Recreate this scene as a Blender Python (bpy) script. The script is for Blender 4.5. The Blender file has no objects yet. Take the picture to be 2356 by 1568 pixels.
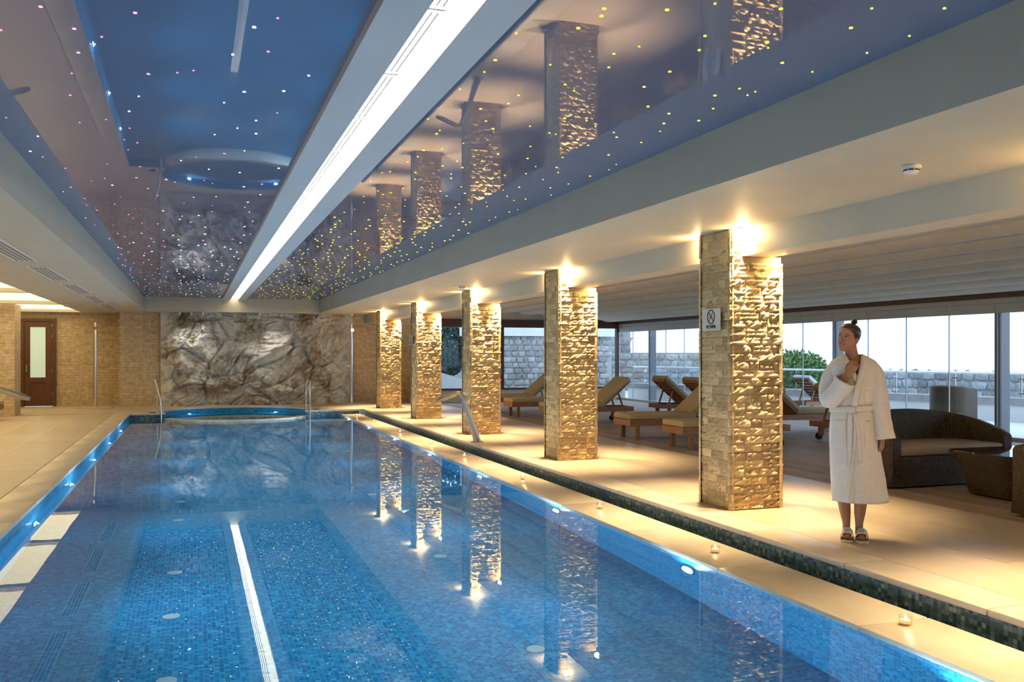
import bpy, bmesh, math, random
from mathutils import Vector, Matrix, noise
R = random.Random(11)
SC = bpy.context.scene
COL = SC.collection
PI = math.pi

# ------------------------------------------------------------------ camera
cam_d = bpy.data.cameras.new('camera'); cam = bpy.data.objects.new('camera', cam_d); COL.objects.link(cam)
cam_d.sensor_fit = 'HORIZONTAL'; cam_d.sensor_width = 36.0; cam_d.lens = 36.0 * 2100.0 / 2356.0
cam_d.shift_y = 30.0 / 2356.0
cam_d.clip_start = 0.05; cam_d.clip_end = 500
cam.location = (0, 0, 1.445); cam.rotation_euler = (PI / 2, 0, -math.atan(733.0 / 2100.0))
SC.camera = cam

# ------------------------------------------------------------------ world (pale evening sky), exposure
w = bpy.data.worlds.new('sky'); SC.world = w; w.use_nodes = True
bg = w.node_tree.nodes['Background']
bg.inputs['Color'].default_value = (0.64, 0.80, 1.0, 1); bg.inputs['Strength'].default_value = 1.6
SC.view_settings.view_transform = 'Standard'; SC.view_settings.look = 'None'
SC.view_settings.exposure = 0.9; SC.view_settings.gamma = 1.0; SC.view_settings.use_curve_mapping = False
SC.cycles.caustics_reflective = False; SC.cycles.caustics_refractive = True
SC.cycles.max_bounces = 6; SC.cycles.diffuse_bounces = 2; SC.cycles.glossy_bounces = 4
SC.cycles.transmission_bounces = 6; SC.cycles.transparent_max_bounces = 8
SC.cycles.sample_clamp_indirect = 12.0
SC.cycles.use_adaptive_sampling = True; SC.cycles.adaptive_threshold = .06

# ------------------------------------------------------------------ mesh helpers
class MB:
    def __init__(s): s.v = []; s.f = []
    def add(s, vs, fs):
        b = len(s.v); s.v += [tuple(p) for p in vs]; s.f += [tuple(b + i for i in f) for f in fs]; return s
    def box(s, x0, x1, y0, y1, z0, z1):
        return s.add([(x0,y0,z0),(x1,y0,z0),(x1,y1,z0),(x0,y1,z0),(x0,y0,z1),(x1,y0,z1),(x1,y1,z1),(x0,y1,z1)],
                     [(0,3,2,1),(4,5,6,7),(0,1,5,4),(1,2,6,5),(2,3,7,6),(3,0,4,7)])
    def bbox(s, x0, x1, y0, y1, z0, z1, b):          # box with chamfered edges
        bm = bmesh.new(); bmesh.ops.create_cube(bm, size=1)
        for p in bm.verts:
            p.co = Vector(((x0+x1)/2 + p.co.x*(x1-x0), (y0+y1)/2 + p.co.y*(y1-y0), (z0+z1)/2 + p.co.z*(z1-z0)))
        bmesh.ops.bevel(bm, geom=list(bm.edges), offset=b, segments=2, affect='EDGES', profile=0.5)
        s.add([p.co[:] for p in bm.verts], [[q.index for q in f.verts] for f in bm.faces]); bm.free(); return s
    def bar(s, a, b, wx, wz, up=(0,0,1)):            # rectangular bar between two points
        a = Vector(a); b = Vector(b); d = (b - a).normalized(); upv = Vector(up)
        if abs(d.dot(upv)) > .98: upv = Vector((0,1,0))
        sx = d.cross(upv).normalized() * wx/2; sz = sx.cross(d).normalized() * wz/2
        vs = [a-sx-sz, a+sx-sz, a+sx+sz, a-sx+sz, b-sx-sz, b+sx-sz, b+sx+sz, b-sx+sz]
        return s.add(vs, [(0,1,2,3),(7,6,5,4),(0,4,5,1),(1,5,6,2),(2,6,7,3),(3,7,4,0)])
    def loft(s, rings, closed=True, caps=True):
        n = len(rings[0]); b = len(s.v)
        for r in rings: s.v += [tuple(p) for p in r]
        m = n if closed else n - 1
        for i in range(len(rings) - 1):
            for j in range(m):
                k = (j + 1) % n
                s.f.append((b+i*n+j, b+i*n+k, b+(i+1)*n+k, b+(i+1)*n+j))
        if caps and closed:
            s.f.append(tuple(b + j for j in reversed(range(n))))
            s.f.append(tuple(b + (len(rings)-1)*n + j for j in range(n)))
        return s
    def tube(s, pts, r, n=10, caps=True):
        pts = [Vector(p) for p in pts]; rings = []; prev = None
        for i, p in enumerate(pts):
            d = (pts[min(i+1, len(pts)-1)] - pts[max(i-1, 0)]).normalized()
            if prev is None:
                a = Vector((0,0,1)) if abs(d.z) < .9 else Vector((1,0,0))
                u = d.cross(a).normalized()
            else:
                u = (prev - d * prev.dot(d)).normalized()
            prev = u; v = d.cross(u); rr = r[i] if isinstance(r, (list, tuple)) else r
            rings.append([p + (u*math.cos(t) + v*math.sin(t))*rr for t in [2*PI*k/n for k in range(n)]])
        return s.loft(rings, True, caps)
    def lathe(s, prof, n=16, c=(0,0,0)):
        rings = [[(c[0]+r*math.cos(2*PI*k/n), c[1]+r*math.sin(2*PI*k/n), c[2]+z) for k in range(n)] for r, z in prof]
        return s.loft(rings, True, True)
    def prism(s, poly, z0, z1):
        n = len(poly)
        vs = [(x,y,z0) for x,y in poly] + [(x,y,z1) for x,y in poly]
        fs = [tuple(reversed(range(n))), tuple(range(n,2*n))] + [(i,(i+1)%n,n+(i+1)%n,n+i) for i in range(n)]
        return s.add(vs, fs)
    def grid(s, fn, nu, nv):
        b = len(s.v)
        for j in range(nv+1):
            for i in range(nu+1): s.v.append(tuple(fn(i/nu, j/nv)))
        for j in range(nv):
            for i in range(nu):
                a = b + j*(nu+1) + i; s.f.append((a, a+1, a+nu+2, a+nu+1))
        return s
    def mesh(s, name, mat, smooth=False, angle=40):
        me = bpy.data.meshes.new(name); me.from_pydata(s.v, [], s.f); me.update()
        uv_box(me)
        if mat: me.materials.append(mat)
        if smooth:
            for p in me.polygons: p.use_smooth = True
            if angle: me.set_sharp_from_angle(angle=math.radians(angle))
        return me
    def build(s, name, mat, parent=None, smooth=False, angle=40):
        return link(name, s.mesh(name, mat, smooth, angle), parent)

def uv_box(me):
    uv = me.uv_layers.new(name='UVMap').data
    co = [v.co for v in me.vertices]
    for p in me.polygons:
        n = p.normal; ax, ay, az = abs(n.x), abs(n.y), abs(n.z)
        for li in p.loop_indices:
            c = co[me.loops[li].vertex_index]
            uv[li].uv = (c.x, c.y) if az >= ax and az >= ay else ((c.y, c.z) if ax >= ay else (c.x, c.z))

def link(name, me, parent=None, loc=None, rz=None, scale=None):
    o = bpy.data.objects.new(name, me); COL.objects.link(o)
    if parent: o.parent = parent
    if loc is not None: o.location = loc
    if rz is not None: o.rotation_euler = (0, 0, rz)
    if scale is not None: o.scale = scale
    return o
def tag(o, label, cat=None, group=None, kind=None):
    o['label'] = label
    if cat: o['category'] = cat
    if group: o['group'] = group
    if kind: o['kind'] = kind
    return o
def thing(name, label, cat, loc=(0,0,0), rz=0, group=None, kind=None):
    o = bpy.data.objects.new(name, None); COL.objects.link(o); o.location = loc; o.rotation_euler = (0,0,rz)
    o.empty_display_size = .1
    return tag(o, label, cat, group, kind)
def struct(name, mb, mat, label, smooth=False):
    return tag(mb.build(name, mat, None, smooth), label, None, None, 'structure')
def sroot(name, label):
    return thing(name, label, None, kind='structure')
def copy_tree(root, loc, rz, label):
    r = root.copy(); COL.objects.link(r); r.location = loc; r.rotation_euler = (0,0,rz); r['label'] = label
    for ch in list(root.children):
        c = ch.copy(); COL.objects.link(c); c.parent = r
        for g in list(ch.children):
            d = g.copy(); COL.objects.link(d); d.parent = c
    return r

# ------------------------------------------------------------------ materials
def mat(name, col=(.8,.8,.8), rough=.5, metal=0.0, spec=.5, emit=None, es=0.0, ior=None):
    m = bpy.data.materials.new(name); m.use_nodes = True
    b = m.node_tree.nodes['Principled BSDF']
    b.inputs['Base Color'].default_value = (*col, 1); b.inputs['Roughness'].default_value = rough
    b.inputs['Metallic'].default_value = metal; b.inputs['Specular IOR Level'].default_value = spec
    if ior: b.inputs['IOR'].default_value = ior
    if emit: b.inputs['Emission Color'].default_value = (*emit, 1); b.inputs['Emission Strength'].default_value = es
    return m
def N(m, t, **kw):
    n = m.node_tree.nodes.new(t)
    for k, v in kw.items():
        if k.startswith('i_'):
            key = k[2:]; n.inputs[int(key) if key.isdigit() else key.replace('_', ' ')].default_value = v
        else: setattr(n, k, v)
    return n
def L(m, a, ao, b, bi): m.node_tree.links.new(a.outputs[ao], b.inputs[bi])
def B(m): return m.node_tree.nodes['Principled BSDF']
def ramp(m, stops, interp='LINEAR'):
    r = N(m, 'ShaderNodeValToRGB'); cr = r.color_ramp; cr.interpolation = interp
    while len(cr.elements) < len(stops): cr.elements.new(.5)
    for e, (p, c) in zip(cr.elements, stops): e.position = p; e.color = (*c, 1)
    return r
def coord(m, kind='Object', scale=None):
    t = N(m, 'ShaderNodeTexCoord')
    mp = N(m, 'ShaderNodeMapping'); L(m, t, kind, mp, 'Vector')
    if scale: mp.inputs['Scale'].default_value = scale
    return mp
def noisy(m, stops, scale=5, detail=4, kind='Object', stretch=None, rough=.6, bump=0, bscale=None, bdist=.01, distort=0):
    mp = coord(m, kind, stretch)
    n = N(m, 'ShaderNodeTexNoise', i_Scale=scale, i_Detail=detail, i_Roughness=rough, i_Distortion=distort); L(m, mp, 0, n, 'Vector')
    r = ramp(m, stops); L(m, n, 'Fac', r, 'Fac'); L(m, r, 'Color', B(m), 'Base Color')
    if bump:
        n2 = N(m, 'ShaderNodeTexNoise', i_Scale=bscale or scale*4, i_Detail=5, i_Roughness=.65); L(m, mp, 0, n2, 'Vector')
        b = N(m, 'ShaderNodeBump', i_Strength=bump, i_Distance=bdist); L(m, n2, 'Fac', b, 'Height'); L(m, b, 'Normal', B(m), 'Normal')
    return m, r
def per_object(m, src, amt_lo, amt_hi):              # small brightness change from piece to piece
    oi = N(m, 'ShaderNodeObjectInfo'); mr = N(m, 'ShaderNodeMapRange', i_3=amt_lo, i_4=amt_hi); L(m, oi, 'Random', mr, 0)
    mx = N(m, 'ShaderNodeMix', data_type='RGBA', blend_type='MULTIPLY'); mx.inputs[0].default_value = 1
    L(m, src, 'Color', mx, 6); L(m, mr, 0, mx, 7); L(m, mx, 2, B(m), 'Base Color'); return m
def mosaic(name, size, stops, grout, rough=.35, spec=.12):
    m = mat(name, rough=rough, spec=spec)
    t = N(m, 'ShaderNodeTexCoord'); sc = N(m, 'ShaderNodeVectorMath', operation='SCALE'); sc.inputs['Scale'].default_value = 1/size
    L(m, t, 'UV', sc, 0)
    fl = N(m, 'ShaderNodeVectorMath', operation='FLOOR'); L(m, sc, 0, fl, 0)
    wn = N(m, 'ShaderNodeTexWhiteNoise', noise_dimensions='2D'); L(m, fl, 0, wn, 'Vector')
    nz = N(m, 'ShaderNodeTexNoise', i_Scale=.35, i_Detail=2); L(m, fl, 0, nz, 'Vector')
    ad = N(m, 'ShaderNodeMath', operation='MULTIPLY_ADD'); ad.inputs[1].default_value = .7; L(m, wn, 'Value', ad, 0)
    ml = N(m, 'ShaderNodeMath', operation='MULTIPLY'); ml.inputs[1].default_value = .3; L(m, nz, 'Fac', ml, 0); L(m, ml, 0, ad, 2)
    r = ramp(m, stops, 'CONSTANT'); L(m, ad, 0, r, 'Fac')
    fr = N(m, 'ShaderNodeVectorMath', operation='FRACTION'); L(m, sc, 0, fr, 0)
    sx = N(m, 'ShaderNodeSeparateXYZ'); L(m, fr, 0, sx, 0)
    outs = []
    for ax in ('X', 'Y'):
        a = N(m, 'ShaderNodeMath', operation='SUBTRACT'); a.inputs[1].default_value = .5; L(m, sx, ax, a, 0)
        b = N(m, 'ShaderNodeMath', operation='ABSOLUTE'); L(m, a, 0, b, 0); outs.append(b)
    mx = N(m, 'ShaderNodeMath', operation='MAXIMUM'); L(m, outs[0], 0, mx, 0); L(m, outs[1], 0, mx, 1)
    g = N(m, 'ShaderNodeMath', operation='GREATER_THAN'); g.inputs[1].default_value = .45; L(m, mx, 0, g, 0)
    mix = N(m, 'ShaderNodeMix', data_type='RGBA'); L(m, g, 0, mix, 0); L(m, r, 'Color', mix, 6); mix.inputs[7].default_value = (*grout, 1)
    L(m, mix, 2, B(m), 'Base Color'); return m
def emis(name, col, s):
    m = bpy.data.materials.new(name); m.use_nodes = True; nt = m.node_tree; nt.nodes.remove(nt.nodes['Principled BSDF'])
    e = nt.nodes.new('ShaderNodeEmission'); e.inputs[0].default_value = (*col, 1); e.inputs[1].default_value = s
    nt.links.new(e.outputs[0], nt.nodes['Material Output'].inputs[0]); return m
def thin_glass(name, tint=(.95,.98,1), refl=1.0, ior=1.45):
    m = bpy.data.materials.new(name); m.use_nodes = True; nt = m.node_tree; nt.nodes.remove(nt.nodes['Principled BSDF'])
    tr = nt.nodes.new('ShaderNodeBsdfTransparent'); tr.inputs[0].default_value = (*tint, 1)
    gl = nt.nodes.new('ShaderNodeBsdfGlossy'); gl.inputs['Roughness'].default_value = .01
    fr = nt.nodes.new('ShaderNodeLayerWeight'); fr.inputs['Blend'].default_value = .5
    pw = nt.nodes.new('ShaderNodeMath'); pw.operation = 'POWER'; pw.inputs[1].default_value = 5.0; nt.links.new(fr.outputs['Facing'], pw.inputs[0])
    mu = nt.nodes.new('ShaderNodeMath'); mu.operation = 'MULTIPLY_ADD'; mu.inputs[1].default_value = .9*refl; mu.inputs[2].default_value = .03*refl
    mx = nt.nodes.new('ShaderNodeMixShader')
    nt.links.new(pw.outputs[0], mu.inputs[0]); nt.links.new(mu.outputs[0], mx.inputs[0])
    nt.links.new(tr.outputs[0], mx.inputs[1]); nt.links.new(gl.outputs[0], mx.inputs[2])
    nt.links.new(mx.outputs[0], nt.nodes['Material Output'].inputs[0]); return m

M = {}
M['paint'] = noisy(mat('paint', rough=.55), [(.3,(.53,.49,.385)),(.7,(.57,.53,.42))], 1.5, 2)[0]
M['white_paint'] = noisy(mat('white_paint', rough=.55), [(.3,(.62,.62,.62)),(.7,(.66,.66,.66))], 1.5, 2)[0]
M['plaster'] = noisy(mat('plaster', rough=.8), [(.3,(.62,.58,.50)),(.7,(.68,.64,.56))], 2, 3)[0]
# glossy stretch ceiling, steel blue
m = bpy.data.materials.new('stretch_ceiling'); m.use_nodes = True; nt = m.node_tree; nt.nodes.remove(nt.nodes['Principled BSDF'])
df = N(m, 'ShaderNodeBsdfDiffuse'); df.inputs['Color'].default_value = (.20,.225,.32,1)
gl = N(m, 'ShaderNodeBsdfGlossy'); gl.inputs['Color'].default_value = (.74,.78,.93,1); gl.inputs['Roughness'].default_value = .015
fr = N(m, 'ShaderNodeFresnel'); fr.inputs['IOR'].default_value = 2.6
mx = N(m, 'ShaderNodeMixShader'); L(m, fr, 0, mx, 0); L(m, df, 0, mx, 1); L(m, gl, 0, mx, 2); L(m, mx, 0, nt.nodes['Material Output'], 0)
M['stretch'] = m
m = mat('travertine_tile', rough=.38)
m, r = noisy(m, [(.3,(.47,.375,.265)),(.5,(.53,.44,.33)),(.72,(.58,.50,.39))], 2.2, 6, 'Object', (1,.25,1), bump=.08, bscale=30, bdist=.003)
M['tile'] = per_object(m, r, .93, 1.05)
m = mat('limestone_coping', rough=.35)
m, r = noisy(m, [(.3,(.56,.485,.385)),(.7,(.62,.55,.45))], 6, 5, 'Object', bump=.05, bscale=60, bdist=.002)
M['coping'] = per_object(m, r, .96, 1.03)
M['grout'] = mat('grout', (.42,.36,.27), .9)
m = mat('deck_board', rough=.6)
m, r = noisy(m, [(.3,(.26,.18,.115)),(.5,(.34,.245,.165)),(.7,(.42,.31,.22))], 6, 5, 'Object', (4,.25,1), bump=.15, bscale=40, bdist=.002)
M['deck'] = per_object(m, r, .8, 1.15)
M['deck_dark'] = mat('deck_underside', (.06,.045,.03), .9)
m = mat('split_stone', rough=.85, spec=.2)
m, r = noisy(m, [(.28,(.34,.215,.095)),(.42,(.58,.41,.20)),(.6,(.68,.51,.29)),(.78,(.74,.60,.40))], 9, 6, 'Object', bump=.9, bscale=48, bdist=.008)
M['stone'] = per_object(m, r, .62, 1.15)
M['mortar'] = mat('mortar', (.30,.21,.11), .95)
def stone_wall(name, c1, c2, mortar):
    m = mat(name, rough=.85, spec=.2)
    t = N(m, 'ShaderNodeTexCoord')
    bt = N(m, 'ShaderNodeTexBrick', offset=.5, squash=1.0); bt.inputs['Scale'].default_value = 1.0
    bt.inputs['Mortar Size'].default_value = .003; bt.inputs['Brick Width'].default_value = .24; bt.inputs['Row Height'].default_value = .077
    bt.inputs['Color1'].default_value = (*c1,1); bt.inputs['Color2'].default_value = (*c2,1); bt.inputs['Mortar'].default_value = (*mortar,1)
    bt.inputs['Bias'].default_value = 0
    L(m, t, 'UV', bt, 'Vector')
    n = N(m, 'ShaderNodeTexNoise', i_Scale=9, i_Detail=6, i_Roughness=.7); L(m, t, 'UV', n, 'Vector')
    mx = N(m, 'ShaderNodeMix', data_type='RGBA', blend_type='MULTIPLY'); mx.inputs[0].default_value = .75
    r = ramp(m, [(.3,(.5,.45,.38)),(.65,(1.15,1.12,1.1))]); L(m, n, 'Fac', r, 'Fac')
    L(m, bt, 'Color', mx, 6); L(m, r, 'Color', mx, 7); L(m, mx, 2, B(m), 'Base Color')
    n2 = N(m, 'ShaderNodeTexNoise', i_Scale=16, i_Detail=5, i_Roughness=.7); L(m, t, 'UV', n2, 'Vector')
    sb = N(m, 'ShaderNodeMath', operation='SUBTRACT'); L(m, n2, 'Fac', sb, 0); L(m, bt, 'Fac', sb, 1)
    b = N(m, 'ShaderNodeBump', i_Strength=.9, i_Distance=.03); L(m, sb, 0, b, 'Height'); L(m, b, 'Normal', B(m), 'Normal')
    return m
M['wallstone'] = stone_wall('travertine_cladding', (.60,.47,.29), (.68,.57,.40), (.47,.36,.22))
# moulded rock wall
m = mat('moulded_rock', rough=.9, spec=.08)
mp = coord(m, 'Object')
n1 = N(m, 'ShaderNodeTexNoise', i_Scale=1.1, i_Detail=6, i_Roughness=.6, i_Distortion=.5); L(m, mp, 0, n1, 'Vector')
r1 = ramp(m, [(.36,(.26,.19,.125)),(.44,(.44,.40,.35)),(.52,(.60,.60,.58)),(.68,(.70,.72,.73))]); L(m, n1, 'Fac', r1, 'Fac')
n3 = N(m, 'ShaderNodeTexNoise', i_Scale=9, i_Detail=7, i_Roughness=.7); L(m, mp, 0, n3, 'Vector')
r3 = ramp(m, [(.3,(.78,.77,.75)),(.65,(1.08,1.08,1.08))]); L(m, n3, 'Fac', r3, 'Fac')
mx = N(m, 'ShaderNodeMix', data_type='RGBA', blend_type='MULTIPLY'); mx.inputs[0].default_value = 1
L(m, r1, 'Color', mx, 6); L(m, r3, 'Color', mx, 7); L(m, mx, 2, B(m), 'Base Color')
n2 = N(m, 'ShaderNodeTexNoise', i_Scale=5, i_Detail=8, i_Roughness=.65); L(m, mp, 0, n2, 'Vector')
bb = N(m, 'ShaderNodeBump', i_Strength=.6, i_Distance=.05); L(m, n2, 'Fac', bb, 'Height'); L(m, bb, 'Normal', B(m), 'Normal')
M['rock'] = m
BL = [(0,(.006,.14,.32)),(.22,(.008,.18,.39)),(.45,(.012,.235,.46)),(.62,(.022,.29,.53)),(.8,(.05,.35,.58))]
M['pooltile'] = mosaic('pool_mosaic', .03, BL, (.08,.32,.50))
GR = [(0,(.03,.07,.11)),(.25,(.05,.11,.15)),(.45,(.085,.16,.20)),(.62,(.14,.23,.26)),(.8,(.26,.35,.35))]
M['risertile'] = mosaic('riser_mosaic', .03, GR, (.10,.13,.12))
# water
m = bpy.data.materials.new('pool_water'); m.use_nodes = True
nt = m.node_tree; nt.nodes.remove(nt.nodes['Principled BSDF'])
g = nt.nodes.new('ShaderNodeBsdfGlass'); g.inputs['IOR'].default_value = 1.333; g.inputs['Roughness'].default_value = 0; g.inputs['Color'].default_value = (.86,.96,1,1)
nt.links.new(g.outputs[0], nt.nodes['Material Output'].inputs[0])
mp = coord(m, 'Object', (1.0,.55,1))
nz = N(m, 'ShaderNodeTexNoise', i_Scale=2.6, i_Detail=2, i_Roughness=.45); L(m, mp, 0, nz, 'Vector')
bb = N(m, 'ShaderNodeBump', i_Strength=.022, i_Distance=.02); L(m, nz, 'Fac', bb, 'Height'); L(m, bb, 'Normal', g, 'Normal')
M['water'] = m
M['chrome'] = mat('stainless_steel', (.62,.62,.63), .16, 1.0)
M['steel'] = mat('brushed_steel', (.50,.47,.42), .32, 1.0)
M['glass'] = thin_glass('window_glass', (.90,.95,1.0), .8)
M['cup'] = thin_glass('cup_glass', (.97,.95,.92), .9)
M['alu'] = mat('grey_aluminium', (.20,.20,.215), .45, .3)
M['alu_light'] = mat('pale_aluminium', (.46,.46,.45), .5, .2)
M['brown'] = mat('brown_frame', (.075,.032,.02), .45)
M['door'] = noisy(mat('door_wood', rough=.4), [(.35,(.075,.026,.010)),(.65,(.12,.045,.018))], 5, 5, 'Object', (6,6,.5))[0]
m, r = noisy(mat('teak', rough=.5), [(.3,(.24,.095,.035)),(.5,(.33,.145,.06)),(.7,(.42,.20,.09))], 7, 5, 'Object', (.6,6,6), bump=.1, bscale=30, bdist=.002)
M['teak'] = per_object(m, r, .85, 1.12)
M['cushion'] = noisy(mat('khaki_canvas', rough=.9, spec=.1), [(.35,(.44,.36,.20)),(.65,(.50,.42,.25))], 60, 3, bump=.15, bscale=220, bdist=.002)[0]
M['cushion_white'] = noisy(mat('white_canvas', rough=.9, spec=.1), [(.35,(.66,.68,.70)),(.65,(.72,.74,.76))], 60, 3)[0]
M['seatpad'] = noisy(mat('taupe_canvas', rough=.9, spec=.1), [(.35,(.36,.28,.20)),(.65,(.42,.34,.25))], 60, 3, bump=.15, bscale=220, bdist=.002)[0]
# wicker weave
m = mat('wicker', rough=.45, spec=.35)
mp = coord(m, 'UV')
w1 = N(m, 'ShaderNodeTexWave', wave_type='BANDS', bands_direction='X', i_Scale=14, i_Distortion=.6); L(m, mp, 0, w1, 'Vector')
w2 = N(m, 'ShaderNodeTexWave', wave_type='BANDS', bands_direction='Y', i_Scale=26, i_Distortion=.8); L(m, mp, 0, w2, 'Vector')
mu = N(m, 'ShaderNodeMath', operation='MULTIPLY'); L(m, w1, 'Fac', mu, 0); L(m, w2, 'Fac', mu, 1)
r = ramp(m, [(.0,(.030,.018,.009)),(.35,(.11,.068,.030)),(.9,(.24,.155,.070))]); L(m, mu, 0, r, 'Fac'); L(m, r, 'Color', B(m), 'Base Color')
bb = N(m, 'ShaderNodeBump', i_Strength=.7, i_Distance=.012); L(m, mu, 0, bb, 'Height'); L(m, bb, 'Normal', B(m), 'Normal')
M['wicker'] = m
M['blackglass'] = mat('table_glass', (.03,.035,.04), .03, 0, .6)
M['fabric_roof'] = noisy(mat('roof_fabric', rough=.75), [(.3,(.62,.56,.45)),(.7,(.68,.62,.51))], 3, 3)[0]
M['frost'] = mat('frosted_glass', (.55,.72,.66), .5, 0, .4, (.62,.86,.76), .14)  # weak emission makes the door pane look lit; no lamp stands behind it
M['white_plastic'] = mat('white_plastic', (.8,.8,.78), .4)
M['black'] = mat('black_print', (.015,.013,.012), .6)
M['paper'] = mat('sign_paper', (.62,.60,.56), .45)
M['vent'] = mat('vent_grille', (.22,.22,.20), .6)
M['dark'] = mat('dark_gap', (.02,.02,.02), .9)
M['bulb'] = emis('bulb_glow', (1.0,.80,.50), 40)
M['cove'] = emis('cove_glow', (1.0,.84,.56), 3.0)
M['panel'] = emis('panel_glow', (1.0,.74,.36), 1.35)
M['poollamp'] = emis('pool_lamp_glow', (.80,.93,1.0), 26)
M['flame'] = emis('flame_glow', (1.0,.72,.36), 30)
M['wax'] = mat('wax', (.85,.62,.40), .5, 0, .3, (1.0,.5,.18), .35)
M['starY'] = emis('star_yellow', (1.0,.74,.02), 3.4)
M['starW'] = emis('star_white', (1.0,.93,.82), 4)
M['starP'] = emis('star_pink', (1.0,.20,.36), 2.6)
M['starB'] = emis('star_blue', (.45,.62,1.0), 3)
m, r = noisy(mat('rubble_stone', rough=.9, spec=.1), [(.3,(.24,.24,.23)),(.5,(.36,.34,.31)),(.7,(.47,.43,.37))], 3, 5, 'Object', bump=.4, bscale=14, bdist=.02)
M['rubble'] = per_object(m, r, .65, 1.2)
M['rubble_mortar'] = noisy(mat('rubble_mortar', rough=.95), [(.3,(.27,.27,.26)),(.7,(.38,.37,.35))], 4, 4, bump=.4, bscale=20, bdist=.02)[0]
M['terrace'] = noisy(mat('terrace_paving', rough=.7), [(.3,(.56,.55,.53)),(.7,(.64,.63,.61))], 1.2, 3)[0]
M['white_wall'] = noisy(mat('white_render', rough=.85), [(.3,(.66,.65,.63)),(.7,(.72,.71,.69))], 2, 3)[0]
m, r = noisy(mat('leaf_green', rough=.6), [(.3,(.05,.12,.03)),(.7,(.16,.28,.07))], 3, 3)
M['leaf'] = m
M['leaf_dark'] = noisy(mat('leaf_dark', rough=.6), [(.3,(.02,.05,.04)),(.7,(.06,.11,.08))], 3, 3)[0]
M['bark'] = mat('bark', (.12,.085,.06), .9)
# ------------------------------------------------------------------ key levels and lines of the building (metres)
ZW = -0.143                 # water
XL, XR = -1.468, 3.636      # pool inner edges
YB, YN = 23.95, -3.2        # far and near pool edges
ZF = -1.19                  # pool floor
LEDGE = -0.115; XLO = 4.104 # low candle ledge and its outer edge
XD = 4.263                  # edge of the right-hand deck
CX, CY, CR = 1.03, 24.58, 1.82   # whirlpool
SOF, CEI = 2.60, 2.98
GX = 12.9                   # glazed wall
def arc(r, a0, a1, n, cx=CX, cy=CY):
    return [(cx + r*math.cos(a0+(a1-a0)*k/n), cy + r*math.sin(a0+(a1-a0)*k/n)) for k in range(n+1)]
A0 = math.asin((YB - CY)/CR)            # where the whirlpool circle meets the far pool edge (negative angle)

# --- pool basin
pb = sroot('pool_basin', 'long swimming pool lined with blue glass mosaic')
MB().add([(XL,YN,ZF),(XR,YN,ZF),(XR,YB,ZF),(XL,YB,ZF)], [(0,1,2,3)]).build('pool_floor', M['pooltile'], pb)
MB().add([(XL,YN,ZF),(XL,YB,ZF),(XL,YB,-.03),(XL,YN,-.03)], [(3,2,1,0)]).build('pool_wall', M['pooltile'], pb)
MB().add([(XR,YN,ZF),(XR,YB,ZF),(XR,YB,LEDGE-.03),(XR,YN,LEDGE-.03)], [(0,1,2,3)]).build('pool_wall', M['pooltile'], pb)
MB().add([(XL,YN,ZF),(XR,YN,ZF),(XR,YN,-.03),(XL,YN,-.03)], [(0,1,2,3)]).build('pool_wall', M['pooltile'], pb)
xa = CX - math.sqrt(CR**2-(YB-CY)**2); xb = CX + math.sqrt(CR**2-(YB-CY)**2)
q = MB()
q.add([(XL,YB,ZF),(xa,YB,ZF),(xa,YB,-.03),(XL,YB,-.03)], [(0,1,2,3)])
q.add([(xb,YB,ZF),(XLO,YB,ZF),(XLO,YB,-.03),(xb,YB,-.03)], [(0,1,2,3)])
q.build('end_wall', M['risertile'], pb)
MB().box(XL, XR, YN, YN+.001, ZF, -.03)
# whirlpool: back wall, bench, floor and the rim that stands at the water line
wp = arc(CR, A0, PI - A0, 48)
MB().loft([[(x,y,-1.0) for x,y in wp], [(x,y,-.03) for x,y in wp]], False).build('whirlpool_wall', M['pooltile'], pb)
bench = [arc(CR, 0, 2*PI, 64), arc(CR-.45, 0, 2*PI, 64)]
MB().loft([[(x,y,-.50) for x,y in bench[0]], [(x,y,-.50) for x,y in bench[1]], [(x,y,-.95) for x,y in bench[1]]], False).build('whirlpool_bench', M['pooltile'], pb)
MB().prism(arc(CR-.45, 0, 2*PI, 64)[:-1], -.97, -.95).build('whirlpool_floor', M['pooltile'], pb)
fr = arc(CR, PI - A0 - .02, 2*PI + A0 + .02, 48); fi = arc(CR-.22, PI - A0 - .02, 2*PI + A0 + .02, 48)
MB().loft([[(x,y,ZF) for x,y in fr], [(x,y,ZW+.012) for x,y in fr], [(x,y,ZW+.012) for x,y in fi], [(x,y,-.9) for x,y in fi]], False).build('whirlpool_rim', M['coping'], pb)

# --- water: one calm sheet over pool and whirlpool
poly = [(XL,YN),(XR,YN),(XR,YB),(xb,YB)] + wp[1:-1] + [(xa,YB),(XL,YB)]
wat = MB().add([(x,y,ZW) for x,y in poly], [tuple(range(len(poly)))]).build('pool_water', M['water'])
tag(wat, 'calm clear blue water filling the long indoor pool', 'water', None, 'stuff')

# --- channel beyond the candle ledge, and the mosaic riser below the deck
ch = sroot('overflow_channel', 'narrow dark overflow channel beside the candle ledge')
MB().add([(XLO,YN,-.55),(XD,YN,-.55),(XD,YB,-.55),(XLO,YB,-.55)], [(0,1,2,3)]).build('channel_floor', M['risertile'], ch)
MB().add([(XD,YN,-.55),(XD,YB,-.55),(XD,YB,-.03),(XD,YN,-.03)], [(0,1,2,3)]).build('channel_riser', M['risertile'], ch)
MB().box(XR+.002, XLO-.002, YN, YB-.6, ZF, LEDGE-.045).build('ledge_core', M['risertile'], ch)

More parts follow.
